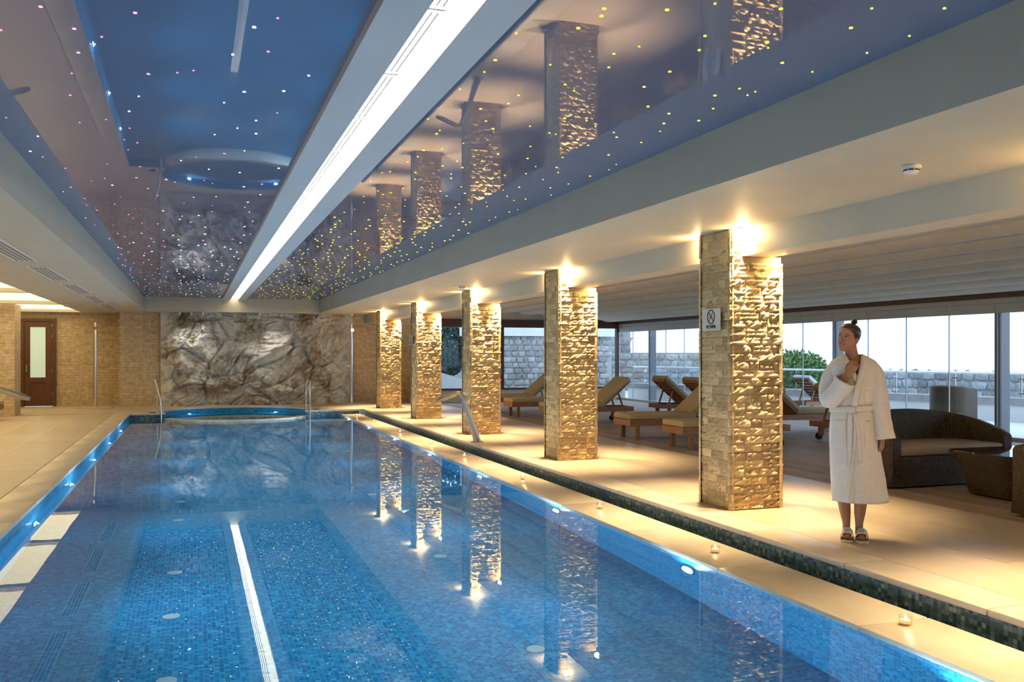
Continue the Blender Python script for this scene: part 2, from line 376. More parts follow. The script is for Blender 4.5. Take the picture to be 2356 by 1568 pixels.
# --- coping stones (left edge, right deck edge, candle ledge, far edges)
def stone_piece(w, l, t, b=.012):
    return MB().bbox(-w/2, w/2, 0, l, -t, 0, b).mesh('coping_stone', M['coping'], True, 30)
lc = sroot('pool_coping', 'pale limestone coping along the left edge of the pool')
me = stone_piece(.37, 1.196, .045)
for k in range(23): link('coping_stone', me, lc, ((XL-.35+XL+.02)/2, YN + k*1.2, .004))
rc = sroot('deck_edging', 'pale limestone edging of the right-hand deck above the mosaic riser')
me = stone_piece(.36, 1.196, .045)
for k in range(23): link('coping_stone', me, rc, (XD+.16, YN + k*1.2, .004))
cl = sroot('candle_ledge', 'low limestone ledge level with the water, carrying the candles')
me = stone_piece(XLO-XR+.04, 1.497, .045)
for k in range(18): link('coping_stone', me, cl, ((XR+XLO)/2-.005, YN + k*1.5, LEDGE))
fc = sroot('far_coping', 'pale limestone coping at the far end of the pool around the whirlpool')
fo = arc(CR+.3, A0, PI-A0, 48); fi2 = arc(CR-.02, A0, PI-A0, 48)
for k in range(0, 48, 8):
    pl = fo[k:k+9] + fi2[k:k+9][::-1]
    MB().prism(pl, -.04, .006).build('coping_stone', M['coping'], fc)
MB().box(XL-.35, xa-.2, YB-.02, YB+.3, -.04, .006).build('coping_stone', M['coping'], fc)
MB().box(xb+.2, XD+.3, YB-.02, YB+.3, -.04, .006).build('coping_stone', M['coping'], fc)

# --- floors
TL = XL - .355
fl = sroot('floor', 'beige travertine tiled floor on the left of the pool')
MB().box(-7.5, TL, YN-3, YB+.3, -.3, -.012).build('floor_bed', M['grout'], fl)
me = MB().box(0, .697, 0, .697, -.02, 0).mesh('floor_tile', M['tile'])
for i in range(8):
    for j in range(38):
        link('floor_tile', me, fl, (TL - .70*(i+1), YN + .70*j + .55, 0))
arcp = arc(CR+.3, PI-A0+.02, A0-.02, 48)
far = MB().prism([(-7.5,YB+.3),(XL-.35,YB+.3)] + [p for p in arcp if p[1] > YB+.3] + [(XD+.3,YB+.3),(6.72,YB+.3),(6.72,28.3),(-7.5,28.3)], -.3, -.001)
struct('floor', far, M['tile'], 'beige tiled floor between the pool end and the rock wall')
fr_ = sroot('floor', 'beige travertine tiled walkway under the lit stone columns')
MB().box(XD+.02, 6.72, YN-3, YB+.3, -.3, -.012).build('floor_bed', M['grout'], fr_)
me2 = MB().box(0, .697, 0, 1.397, -.02, 0).mesh('floor_tile', M['tile'])
for i in range(3):
    for j in range(20):
        link('floor_tile', me2, fr_, (XD + .345 + .70*i, YN + 1.4*j - .35*(i % 2), 0))
dk = sroot('floor', 'brown timber decking of the lounge beside the windows')
MB().box(6.73, GX+.1, YN-3, 26.5, -.3, -.035).build('deck_bed', M['deck_dark'], dk)
meb = MB().box(0, .136, 0, 29.6, -.03, -.004).mesh('deck_board', M['deck'])
for k in range(43): link('deck_board', meb, dk, (6.72 + k*.145, -3.1, 0))

# --- ceilings, beams
MB_ = MB()
struct('ceiling', MB().box(3.37, 4.80, -6, 28.3, SOF, 3.2), M['paint'], 'painted dropped ceiling over the column walkway')
struct('trim_1', MB().box(4.80, 5.12, -6, 28.3, 2.352, 3.2), M['paint'], 'painted downstand beam running over the stone columns')
struct('ceiling', MB().box(-1.26, 3.37, 26.3, 28.3, SOF, 3.2), M['paint'], 'painted bulkhead across the far end of the starry ceiling')
struct('wall_near', MB().box(-7.6, 13.0, -6.2, -6.0, -.3, 3.3), M['plaster'], 'plain plaster wall behind the pool start')
# left soffit with three lit coffers
sf = sroot('ceiling', 'painted dropped ceiling on the left with glowing coffers')
PX0, PX1 = -6.6, -2.93
cof = [(1.9, 6.0), (6.27, 10.37), (10.62, 14.72), (14.97, 19.07), (19.32, 23.42), (23.67, 27.75)]
MB().box(PX1, -1.26, -6, 28.3, SOF, 3.2).build('soffit_strip', M['paint'], sf)
MB().box(-7.6, PX0, -6, 28.3, SOF, 3.2).build('soffit_strip', M['paint'], sf)
ys = [-6.0] + [v for a in cof for v in a] + [28.3]
for k in range(0, len(ys), 2): MB().box(PX0, PX1, ys[k], ys[k+1], SOF, 3.2).build('soffit_strip', M['paint'], sf)
for a, b in cof:
    MB().box(PX0, PX1, a, b, 3.10, 3.12).build('coffer_lid', M['paint'], sf)
    q = MB().box(PX0+.02, PX1-.02, a+.02, b-.02, 2.67, 2.69).build('glow_panel', M['panel'], sf)
# starry stretch ceiling, two fields with the light trough between them
XT0, XT1 = .755, 1.361
stars_l = struct('ceiling', MB().box(-1.26, XT0, -6, 26.3, CEI, 3.02), M['stretch'], 'glossy blue stretch ceiling with pink and white star points')
stars_r = struct('ceiling', MB().box(XT1, 3.37, -6, 26.3, CEI, 3.02), M['stretch'], 'glossy blue stretch ceiling with yellow star points')
tr = sroot('light_trough', 'long lit ceiling trough above the middle of the pool')
TZ = 2.93
MB().box(XT0, .955, -6, 26.3, TZ, 3.02).build('trough_side', M['white_paint'], tr)
MB().box(1.161, XT1, -6, 26.3, TZ, 3.02).build('trough_side', M['white_paint'], tr)
MB().box(.955, 1.161, -6, 26.3, 2.990, 3.0).build('glow_strip', M['cove'], tr)
MB().box(.945, .955, -6, 26.3, 3.02, 3.12).build('trough_lining', M['paint'], tr)
MB().box(1.161, 1.171, -6, 26.3, 3.02, 3.12).build('trough_lining', M['paint'], tr)
slat = MB().box(-.004, .004, 0, .92, 0, .005).mesh('grille_slat', M['white_plastic'])
barm = MB().box(-.055, .055, 0, .02, 0, .005).mesh('grille_bar', M['white_plastic'])
for k in range(26):
    for j in range(3): link('grille_slat', slat, tr, (.985 + .03*j, -1 + k*1.0, 2.984))
    link('grille_bar', barm, tr, (1.015, -1.045 + k*1.0, 2.984))
# star points
def disc(r, m, n=8):
    return MB().add([(r*math.cos(2*PI*k/n), r*math.sin(2*PI*k/n), 0) for k in range(n)], [tuple(reversed(range(n)))]).mesh('star_point', m)
sm = {k: [disc(r, M[k]) for r in (.006,.0075,.0095)] for k in ('starY','starW','starP','starB')}
def starfield(parent, x0, x1, dens, kinds, n_ind):
    pts = []; area = (x1-x0)*(26.1-2.5)
    nx = max(1, round((x1-x0)*math.sqrt(dens))); ny = round(area*dens/nx)
    for j in range(ny):
        for i in range(nx):
            pts.append((x0 + (i+.5+R.uniform(-.46,.46))*(x1-x0)/nx, 2.5 + (j+.5+R.uniform(-.46,.46))*23.6/ny))
    pts.sort(key=lambda p: p[1])
    rest = {}
    for n, (x, y) in enumerate(pts):
        k = kinds(x, y); me = R.choice(sm[k])
        if n < n_ind: link('star_point', me, parent, (x, y, CEI-.0025))
        else:
            q = rest.setdefault(k, MB()); r = R.uniform(.012,.0155)
            q.add([(x+r*math.cos(PI*t/3), y+r*math.sin(PI*t/3), CEI-.0025) for t in range(6)], [(5,4,3,2,1,0)])
    for k, q in rest.items():
        o = q.build('star_points', M[k], parent); o['kind'] = 'stuff'
starfield(stars_r, XT1+.06, 3.32, 10.5, lambda x, y: 'starY', 150)
starfield(stars_l, -1.2, XT0-.05, 6.5, lambda x, y: ('starB' if y > 17 and R.random() < .4 else ('starP' if R.random() < (.85 if x < -.35 else .3) else 'starW')), 120)

# --- walls at the far end
WF = 27.2
fw = sroot('wall_far', 'travertine split-stone cladding beside the rock wall')
MB().box(-1.93, -.86, WF, 28.4, -.05, SOF+.02).build('cladding', M['wallstone'], fw)
MB().box(4.47, 6.2, WF, 28.4, -.05, 3.0).build('cladding', M['wallstone'], fw)
dw = sroot('wall_far', 'travertine split-stone wall around the wooden door')
MB().box(-7.6, -4.47, 28.1, 28.4, -.05, SOF+.02).build('cladding', M['wallstone'], dw)
MB().box(-3.59, -1.93, 28.1, 28.4, -.05, SOF+.02).build('cladding', M['wallstone'], dw)
MB().box(-4.47, -3.59, 28.1, 28.4, 2.43, SOF+.02).build('cladding', M['wallstone'], dw)
struct('wall_left', MB().box(-7.6, -7.5, -6, 28.3, -.3, 3.2), M['wallstone'], 'stone clad wall on the far left')
tag(MB().box(-6.2, -3.92, 23.8, 24.6, -.02, SOF+.01).build('stone_pillar', M['wallstone']), 'broad stone clad pillar in front of the wooden door', 'pillar')
def rockz(x, z):
    # tilted facets: each cell of a warped cell pattern is its own sloping plane, with creases between
    p = Vector((x, z, 0)); wv = noise.noise_vector(Vector((x*.9, z*.9, 4.2)))
    p = Vector((x + .35*wv.x - .35*z, z*1.15 + .35*wv.y, 1.0))
    h = 0
    for sc, am, sd in ((1.15,.30,0.0),(2.6,.13,7.0)):
        q_ = p*sc + Vector((sd,sd*.7,0)); d, pts = noise.voronoi(q_, distance_metric='DISTANCE')
        c_ = noise.cell_vector(pts[0]*9.7); e = q_ - pts[0]
        h += am*(.5*c_.z + (c_.x-.5)*e.x*1.3 + (c_.y-.5)*e.y*1.3 - .30*gauss_(d[1]-d[0], .09))
    return h + .10*(1-2*abs(noise.noise(p*1.7+Vector((3,3,3))))) + .07*noise.noise(p*3.1) - .08 + .055*(1-2.2*abs(noise.noise(p*4.3))) + .03*(1-2.2*abs(noise.noise(p*9.5))) + .012*noise.noise(p*19)
def gauss_(x, s_): return math.exp(-(x/s_)**2)
q = MB().grid(lambda u, v: (-.86 + 5.33*u, WF - .08 - .95*max(-.06, rockz(-.86+5.33*u, 2.6*v) + .04)*min(1, 9*u+.15, 9*(1-u)+.15), SOF*v), 300, 146)
rk = q.build('rock_wall', M['rock'], None, True, 0); tag(rk, 'grey brown moulded rock face behind the whirlpool', None, None, 'structure')
rk.name = 'wall_rock'
MB().box(-.86, 4.47, 28.2, 28.4, -.05, SOF+.02).build('backing', M['plaster'], fw)

# --- door
d1 = sroot('door_1', 'dark brown wooden door with a tall frosted glass pane')
q = MB(); q.box(-4.47,-4.39,28.02,28.2,0,2.43); q.box(-3.67,-3.59,28.02,28.2,0,2.43); q.box(-4.39,-3.67,28.02,28.2,2.35,2.43); q.build('door_frame', M['door'], d1)
q = MB(); q.box(-4.39,-4.24,28.07,28.12,.01,2.35); q.box(-3.86,-3.67,28.07,28.12,.01,2.35); q.box(-4.24,-3.86,28.07,28.12,2.19,2.35)
q.box(-4.24,-3.86,28.07,28.12,.66,.80); q.box(-4.24,-3.86,28.07,28.12,.01,.16); q.box(-4.24,-3.86,28.09,28.12,.16,.66); dl = q.build('door_leaf', M['door'], d1)
MB().box(-4.24,-3.86,28.085,28.105,.80,2.19).build('pane', M['frost'], d1)
MB().box(-4.34,-4.31,28.03,28.07,.95,1.15).build('door_handle', M['chrome'], dl)
for z in (.3, .95, 1.9, 2.2): MB().box(-3.70,-3.685,28.05,28.07,z,z+.08).build('hinge', M['chrome'], dl)

# --- lounge: far wall with brown framed windows
YW = 26.5
w2 = sroot('wall_lounge', 'cream plaster wall around the brown framed windows')
MB().box(6.25, 13.1, YW, YW+.25, -.05, .36).build('wall_panel', M['plaster'], w2)
MB().box(6.25, 13.1, YW, YW+.25, 2.42, 3.4).build('wall_panel', M['plaster'], w2)
MB().box(6.201, 6.25, YW, 27.3, -.05, 3.4).build('wall_panel', M['wallstone'], w2)
for i, (a, b) in enumerate(((6.25, 8.9), (8.9, 12.86))):
    wn = sroot('window_%d' % (i+1), ['brown framed window left of the pair at the lounge end', 'wider brown framed window beside the glass corner'][i])
    q = MB(); q.box(a, a+.075, YW-.05, YW+.1, .36, 2.42); q.box(b-.075, b, YW-.05, YW+.1, .36, 2.42)
    q.box(a+.075, b-.075, YW-.05, YW+.1, 2.26, 2.42); q.box(a+.075, b-.075, YW-.05, YW+.1, .36, .41); q.build('window_frame', M['brown'], wn)
    MB().box(a+.075, b-.075, YW+.02, YW+.03, .41, 2.26).build('pane', M['glass'], wn)
# --- glazed side wall: sliding frameless panes
w3 = sroot('window_3', 'long wall of frameless sliding glass panes facing the terrace')
PY = [25.55 - 1.048*k for k in range(28)]
pm = MB().box(-.006, .006, -1.043, 0, .06, 2.14).mesh('pane', M['glass'])
vm = MB().box(-.05, .05, -1.040, 0, 2.14, 2.30).mesh('head_panel', M['alu_light'])
sm_ = MB().box(-.012, .012, -.006, .006, .06, 2.14).mesh('pane_edge', mat('pane_edge', (.55,.62,.66), .2, 0, .6))
for y in [26.45] + PY:
    if y == 26.45:
        MB().box(GX-.006, GX+.006, PY[0]+.005, 26.44, .06, 2.14).build('pane', M['glass'], w3)
        MB().box(GX-.05, GX+.05, PY[0]+.008, 26.44, 2.14, 2.30).build('head_panel', M['alu_light'], w3)
    else:
        link('pane', pm, w3, (GX, y, 0)); link('head_panel', vm, w3, (GX, y, 0)); link('pane_edge', sm_, w3, (GX, y, 0))
MB().box(GX-.06, GX+.06, -4, 26.5, 2.304, 2.39).build('head_rail', M['alu_light'], w3)
MB().box(GX-.07, GX+.07, -4, 26.5, -.03, .06).build('floor_track', M['alu_light'], w3)
MB().box(GX-.045, GX+.055, -4, 26.5, 2.295, 2.303).build('shadow_gap', M['dark'], w3)
for k in range(7):
    y = 24.5 - 4.192*k
    p = MB().box(GX+.03, GX+.22, y-.05, y+.09, -.03, 2.39).build('post', M['alu'], w3)
    MB().box(GX+.02, GX+.029, y-.045, y-.005, .0, 2.30).build('post_cover', M['alu_light'], p)
struct('trim_2', MB().box(GX-.10, GX+.14, -4, 26.5, 2.39, 2.50), M['brown'], 'dark brown timber beam above the sliding glass')
struct('trim_3', MB().box(6.25, GX-.1, YW-.07, YW+.0, 2.42, 2.50), M['brown'], 'dark brown timber beam above the lounge end windows')
# --- rippled fabric roof of the lounge
rf = sroot('ceiling', 'rippled cream fabric roof sloping down to the glazing')
NS = 11; X0r, X1r = 5.12, 12.82
def roofz(x): return 3.02 - (x - X0r)/(X1r - X0r)*.50
sw = (X1r - X0r)/NS
for k in range(NS):
    a, b = X0r + k*sw, X0r + (k+1)*sw
    pr = []
    for t in range(11):
        s_ = t/10; x = a + (b-a)*s_
        pr.append((x, roofz(x) - .10*math.sin(PI*s_)**.8*(1-.35*s_)))
    q = MB().loft([[(x,-4,z) for x,z in pr],[(x,26.5,z) for x,z in pr]], False)
    q.build('roof_panel', M['fabric_roof'], rf, True, 0)
    if k: MB().box(a-.02, a+.02, -4, 26.5, roofz(a)-.035, roofz(a)+.01).build('roof_rail', M['alu_light'], rf)
MB().box(5.12, 13.1, -4, 26.75, 3.15, 3.2).build('roof_cover', M['plaster'], rf)
struct('trim_4', MB().box(GX-.1, GX+.14, -4, 26.5, 2.5, 3.16), M['plaster'], 'plaster fascia above the timber beam')

# --- linear air grilles in the left soffit
gi = 0
for y0 in (7.0, 10.2, 13.4, 16.6, 19.8, 23.0):
    g = thing('air_grille', ['slotted linear air grille in the left ceiling, %s from the far end' % n for n in ('sixth','fifth','fourth','third','second','first')][gi], 'air grille', (-1.95, y0, SOF), 0, 'ceiling air grilles'); gi += 1
    MB().box(-.13, .13, 0, 2.4, -.008, -.001).build('grille_frame', M['white_plastic'], g)
    for j in range(4): MB().box(-.10+.055*j, -.065+.055*j, .05, 2.35, -.0105, -.0082).build('slot', M['vent'], g)
# ------------------------------------------------------------------ stone columns with their lamps
def rough_brick(l, h, t, seed):
    rr = random.Random(seed); nu, nv = 7, 4; off = Vector((rr.uniform(0,99), rr.uniform(0,99), rr.uniform(0,99)))
    q = MB(); g = .0015
    def fn(u, v):
        e = min(u, 1-u)*nu; e2 = min(v, 1-v)*nv
        edge = 0 if (e < .5 or e2 < .5) else 1
        x = -l/2 + g + (l-2*g)*u; z = g + (h-2*g)*v
        n_ = noise.noise(Vector((x*11, z*20, 0))+off) + .6*noise.noise(Vector((x*28, z*40, 3))+off)
        d = (.013 + .024*n_ + rr.uniform(-.006,.006)) if edge else (.001 + .007*max(0,n_) + .004*rr.random())
        return (x, -max(.0005, d), z)
    q.grid(fn, nu, nv)
    # sides back to the core
    w_ = nu+1; loop = [i for i in range(w_)] + [w_*(j+1)-1 for j in range(1, nv+1)] + [w_*nv + i for i in range(nu-1,-1,-1)] + [w_*j for j in range(nv-1,0,-1)]
    b = len(q.v)
    for i in loop: x, y, z = q.v[i]; q.v.append((x, t, z))
    n = len(loop)
    for k in range(n): q.f.append((loop[(k+1)%n], loop[k], b+k, b+(k+1)%n))
    return q
BH = .0765
BR = {}
for ln in (.12, .17, .23, .29):
    BR[ln] = [rough_brick(ln, BH, .03, int(ln*100)*10+s) for s in range(5)]
BRM = {ln: [q.mesh('brick', M['stone']) for q in qs] for ln, qs in BR.items()}
CW = .58; CX0 = 4.67
def row_split(rr):
    while True:
        p = []; s_ = 0
        while s_ < CW - .02:
            l = rr.choice((.12,.17,.17,.23,.23,.29)); p.append(l); s_ += l
        if abs(s_ - CW) < .07: return [(l, l*CW/s_) for l in p]
def column(yf, label, individual):
    c = thing('stone_column', label, 'column', (CX0, yf, 0), 0, 'lit stone columns')
    MB().box(.02, CW-.02, .02, CW-.02, 0, SOF-.001 if False else 2.352).build('core', M['mortar'], c)
    MB().box(.02, .128, .02, CW-.02, 2.352, SOF-.001).build('core', M['mortar'], c)
    rr = random.Random(int(yf*100)); hid = MB()
    for face in range(4):   # 0 front(-y) 1 right(+x) 2 back(+y) 3 left(-x)
        for j in range(34):
            z = j*BH; x = 0
            for l, real in row_split(rr):
                v = rr.randrange(5); mid = x + real/2; x += real
                if z + BH > 2.353 and (face == 1 or (face in (0,2) and (mid if face == 0 else CW-mid) > .13)): continue
                if face == 0: loc, rz = (mid, .021, z), 0
                elif face == 2: loc, rz = (CW-mid, CW-.021, z), PI
                elif face == 3: loc, rz = (.021, CW-mid, z), -PI/2
                else: loc, rz = (CW-.021, mid, z), PI/2
                sx = real/l; szz = 1.0
                if z + BH > SOF - .002: szz = max(.1, (SOF-.003-z)/BH)
                if individual and face in (0, 3):
                    link('brick', BRM[l][v], c, loc, rz, (sx, 1 if face == 0 else .5, szz))
                else:
                    mt = Matrix.Translation(loc) @ Matrix.Rotation(rz, 4, 'Z') @ Matrix.Diagonal((sx,1,szz,1))
                    q = BR[l][v]; hid.add([mt @ Vector(p) for p in q.v], q.f)
    if hid.v:
        o = hid.build('bricks', M['stone'], c); o['kind'] = 'stuff'
    return c
cols = [(7.27, 'stone column nearest the woman, with a no diving sign'), (11.45, 'lit stone column, second from the woman'),
        (15.63, 'lit stone column behind the curved steel water spout'), (19.81, 'lit stone column, second from the rock wall, with a small sign'),
        (23.99, 'lit stone column nearest the rock wall')]
for y, lb in cols: column(y, lb, True)
column(3.09, 'lit stone column just outside the right edge of the view', False)
ld = bpy.data.lights.new('column_lamp', 'SPOT'); ld.energy = 270; ld.color = (1.0, .71, .37); ld.spot_size = math.radians(72); ld.spot_blend = .9; ld.shadow_soft_size = .018
ls = bpy.data.lights.new('column_lamp_spill', 'POINT'); ls.energy = 8; ls.color = (1.0,.69,.30); ls.shadow_soft_size = .03
ring = MB().loft([[(r_*math.cos(2*PI*k/16), r_*math.sin(2*PI*k/16), z_) for k in range(16)] for r_, z_ in ((.030,0),(.042,0),(.042,-.012),(.030,-.012),(.030,0))], True, False).mesh('lamp_ring', M['white_plastic'], True)
lens = MB().lathe([(.001,-.004),(.029,-.004),(.029,-.006),(.001,-.006)], 12).mesh('lamp_lens', M['bulb'])
nm = {7.27:'nearest', 11.45:'second', 15.63:'third', 19.81:'fourth', 23.99:'fifth', 3.09:'out of view'}
for yf in [c[0] for c in cols] + [3.09]:
    for (x, z, sd) in ((4.742, SOF, 'pool'), (5.19, 2.42, 'lounge')):
        for (dy, fb) in ((-.085, 'front'), (CW+.085, 'rear')):
            t = thing('downlight', 'warm downlight on the %s side, %s face of the %s column' % (sd, fb, nm[yf]), 'lamp', (x, yf+dy, z-.001), 0, 'column downlights')
            link('lamp_ring', ring, t); link('lamp_lens', lens, t)
            if sd == 'lounge': MB().bar((-.075,0,-.005),(0,0,-.005),.04,.012).build('bracket', M['white_plastic'], t)
            lo = bpy.data.objects.new('lamp_light', ld); COL.objects.link(lo); lo.parent = t; lo.location = (0,0,-.02)
            if sd == 'lounge' and fb == 'rear': continue
            lo = bpy.data.objects.new('lamp_spill', ls); COL.objects.link(lo); lo.parent = t; lo.location = (0,0,-.05)

# --- signs
def text_mesh(s, size, name, mt, ext=.0006):
    cu = bpy.data.curves.new(name, 'FONT'); cu.body = s; cu.size = size; cu.extrude = ext; cu.align_x = 'CENTER'; cu.offset = .0015
    o = bpy.data.objects.new(name, cu); COL.objects.link(o); dg = bpy.context.evaluated_depsgraph_get()
    me = bpy.data.meshes.new_from_object(o.evaluated_get(dg)); bpy.data.objects.remove(o)
    me.materials.clear(); me.materials.append(mt); return me
tme = text_mesh('NO DIVING', .045, 'lettering', M['black'])
def sign(yc, zc, label, s=1.0):
    # local frame: sign faces -x ; u runs to the viewer's right (towards -y)
    t = thing('no_diving_sign', label, 'sign', (CX0-.026, yc, zc), -PI/2, 'no diving signs')
    t.scale = (s, s, s)
    MB().box(-.16,.16,0,.004,-.105,.105).build('plate', M['paper'], t)
    q = MB(); o8 = [(.066*math.cos(PI/8+PI/4*k), .066*math.sin(PI/8+PI/4*k)) for k in range(8)]
    for k in range(8):
        a, b = o8[k], o8[(k+1)%8]; q.bar((a[0],-.0015,a[1]+.026),(b[0],-.0015,b[1]+.026),.0025,.010,(0,0,1) if abs(a[0]-b[0])>.001 else (1,0,0))
    q.bar((-.046,-.0015,.073),(.046,-.0015,-.021),.0025,.009)
    q.build('octagon', M['black'], t)
    q = MB(); q.bar((.030,-.001,.066),(-.032,-.001,-.016),.0025,.006); q.bar((-.055,-.001,.024),(.055,-.001,.024),.002,.002); q.build('diver', M['black'], t)
    o = link('lettering', tme, t, (0,-.0015,-.083)); o.rotation_euler = (PI/2,0,0); o.scale = (.72, 1.0, 1)
sign(7.565, 1.772, 'NO DIVING sign on the stone column nearest the woman')
sign(20.25, 1.76, 'small distant NO DIVING sign on the second column from the rock wall')

# --- pool lamps
pl = bpy.data.lights.new('pool_lamp', 'SPOT'); pl.energy = 250; pl.color = (.55,.80,1.0); pl.spot_size = math.radians(165); pl.spot_blend = 1.0; pl.shadow_soft_size = .012
rim = MB().loft([[(r_*math.cos(2*PI*k/24), r_*math.sin(2*PI*k/24), z_) for k in range(24)] for r_, z_ in ((.085,0),(.105,0),(.105,.012),(.085,.012),(.085,0))], True, False).mesh('lamp_rim', M['chrome'], True)
lns = MB().lathe([(.001,.008),(.084,.008),(.084,.012),(.001,.016)], 20).mesh('lamp_lens', M['poollamp'])
ordn = ['first','second','third','fourth','fifth','sixth','seventh','eighth','ninth']
def pool_lamp(x, y, sgn, label):
    t = thing('pool_lamp', label, 'lamp', (x, y, -.50), 0, 'underwater pool lamps'); t.rotation_euler = (0, sgn*PI/2, 0)
    link('lamp_rim', rim, t); link('lamp_lens', lns, t)
    lo = bpy.data.objects.new('lamp_light', pl); COL.objects.link(lo); lo.parent = t; lo.location = (0,0,.03); lo.rotation_euler = Vector((-sgn*math.sin(math.radians(36)), 0, math.cos(math.radians(36)))).to_track_quat('-Z','Y').to_euler()
for k in range(8): pool_lamp(XR, 3.53+2.722*k, -1, 'round underwater lamp in the right pool wall, %s from the front' % ordn[k])
for k in range(8): pool_lamp(XL, 1.75+2.73*k, 1, 'round underwater lamp in the left pool wall, %s from the front' % ordn[k])
for k, (a_, tx_) in enumerate(((.9,'right'),(2.25,'left'))):
    t = thing('pool_lamp', 'round underwater lamp in the whirlpool, %s of its far wall' % tx_, 'lamp', (CX+(CR-.01)*math.cos(a_), CY+(CR-.01)*math.sin(a_), -.36), 0, 'whirlpool lamps')
    t.rotation_euler = Vector((-math.cos(a_), -math.sin(a_), 0)).to_track_quat('Z','Y').to_euler(); t.scale = (.7,.7,.7)
    link('lamp_rim', rim, t); link('lamp_lens', lns, t)
    lo = bpy.data.objects.new('lamp_light', bpy.data.lights.new('whirlpool_lamp', 'SPOT')); COL.objects.link(lo); lo.parent = t; lo.location = (0,0,.05); lo.rotation_euler = (PI,0,0)
    lo.data.energy = 25; lo.data.color = (.6,.85,1); lo.data.spot_size = math.radians(165); lo.data.spot_blend = 1; lo.data.shadow_soft_size = .012
dr = MB().lathe([(.06,0),(.06,.006),(.04,.009),(.001,.009)], 20).mesh('floor_inlet', mat('inlet_plastic', (.38,.48,.52), .5), True)
for k, (x, y) in enumerate([(-.15,5.8),(-.15,7.0),(-.15,8.2),(-.15,10.45),(-.15,11.6),(2.12,5.6),(2.12,8.05),(2.12,11.42)]):
    o = link('floor_inlet', dr, None, (x, y, ZF)); tag(o, 'round pale inlet on the pool floor, %s row, %s from the front' % ('left' if x < 1 else 'right', ordn[k if x < 1 else k-5]), 'pool inlet', 'pool floor inlets')

# --- candles on the ledge
cup = MB()
sq = lambda h, z: [(h*math.cos(a)*(1 if k%2 else 1), h*math.sin(a), z) for k, a in enumerate([PI/8+PI/4*i for i in range(8)])]
cup.loft([sq(.034,0), sq(.040,.055), sq(.037,.055), sq(.031,.010), sq(.005,.010)], True)
cupm = cup.mesh('glass_cup', M['cup'], True, 50)
waxm = MB().lathe([(.028,.011),(.030,.030),(.027,.032),(.004,.030)], 14).mesh('wax_light', M['wax'], True)
flm = MB().lathe([(.001,.031),(.006,.036),(.0075,.042),(.005,.052),(.001,.062)], 10).mesh('flame', M['flame'], True)
cd = bpy.data.lights.new('candle', 'POINT'); cd.energy = .16; cd.color = (1.0,.60,.26); cd.shadow_soft_size = .012
for k, y in enumerate([4.22,6.25,8.41,10.69,13.29,15.34,17.85,20.64,22.94]):
    t = thing('tealight', 'lit tealight in a clear glass cup on the ledge, %s from the front' % ordn[k], 'candle', (3.875, y, LEDGE), .4, 'tealights along the pool ledge')
    link('glass_cup', cupm, t); wx = link('wax', waxm, t); link('flame', flm, t)
    lo = bpy.data.objects.new('candle_light', cd); COL.objects.link(lo); lo.parent = t; lo.location = (0,0,.075)

# --- steel fittings
def spout(label, loc, flip, sc=1.0):
    t = thing('water_spout', label, 'water spout', loc, PI if flip else 0, 'steel water spouts'); t.scale = (sc,)*3
    pts = [(0,0,0),(-.12,0,.31),(-.27,0,.69),(-.31,0,.775),(-.345,0,.805),(-.39,0,.806),(-.43,0,.79),(-.64,0,.715)]
    MB().tube(pts, .036, 14).build('pipe', M['steel'], t, True)
    MB().tube([(-.60,0,.730),(-.66,0,.708),(-.73,0,.684)], [.038,.036,.022], 14).build('nozzle', M['steel'], t, True)
    MB().tube([(-.06,0,0),(-.17,0,.36)], [.034,.012], 10).build('brace', M['steel'], t, True)
    MB().lathe([(.001,0),(.11,0),(.11,.012),(.001,.012)], 20, (-.03,0,0.004)).build('base_plate', M['steel'], t, True)
    for a in range(4): MB().lathe([(.001,.014),(.012,.014),(.012,.024),(.001,.026)], 8, (-.03+.085*math.cos(a*PI/2+.6), .085*math.sin(a*PI/2+.6), .003)).build('bolt', M['steel'], t, True)
spout('bent steel water spout standing by the third column', (4.42, 14.29, 0), False)
spout('steel water spout reaching in at the left edge of the view', (-3.02, 14.2, 0), True, 1.2)
def ladder_rail(label, x, y0, y1, h, sp=.10):
    t = thing('pool_handrail', label, 'handrail', (x, 0, 0), 0, 'pool handrails')
    pts = [(0,y0,0)] + [(0, (y0+y1)/2 + (y0-y1)/2*math.cos(a), h-.14+.14*math.sin(a)) for a in [PI*k/10 for k in range(11)]] + [(sp,y1-.02,.3),(sp*1.4,y1-.04,-.9)]
    MB().tube(pts, .022, 12).build('rail', M['chrome'], t, True)
    MB().lathe([(.001,0),(.05,0),(.05,.012),(.001,.012)], 14, (0,y0,.005)).build('flange', M['chrome'], t, True)
ladder_rail('arched chrome handrail left of the whirlpool', -.85, 24.32, 23.62, .88)
ladder_rail('arched chrome handrail right of the whirlpool', 2.76, 24.2, 23.3, .82, .0)
def shower(label, x, y):
    t = thing('shower_column', label, 'shower', (x, y, 0), 0, 'poolside showers')
    MB().tube([(0,0,0),(0,0,1.5),(0,.0,2.30)], .05, 14).build('pole', M['chrome'], t, True)
    MB().tube([(0,-.01,2.12),(0,-.16,2.14)], [.03,.05], 12).build('shower_head', M['chrome'], t, True)
    MB().tube([(-.05,0,1.1),(-.13,0,1.1)], .02, 10).build('tap', M['chrome'], t, True)
    MB().box(-.45,.45,-.45,.2,.0,.02).build('tray', M['tile'], t)
shower('chrome shower column left of the rock wall', -2.51, 27.0)
shower('chrome shower column at the right end of the rock wall', 4.36, 26.72)
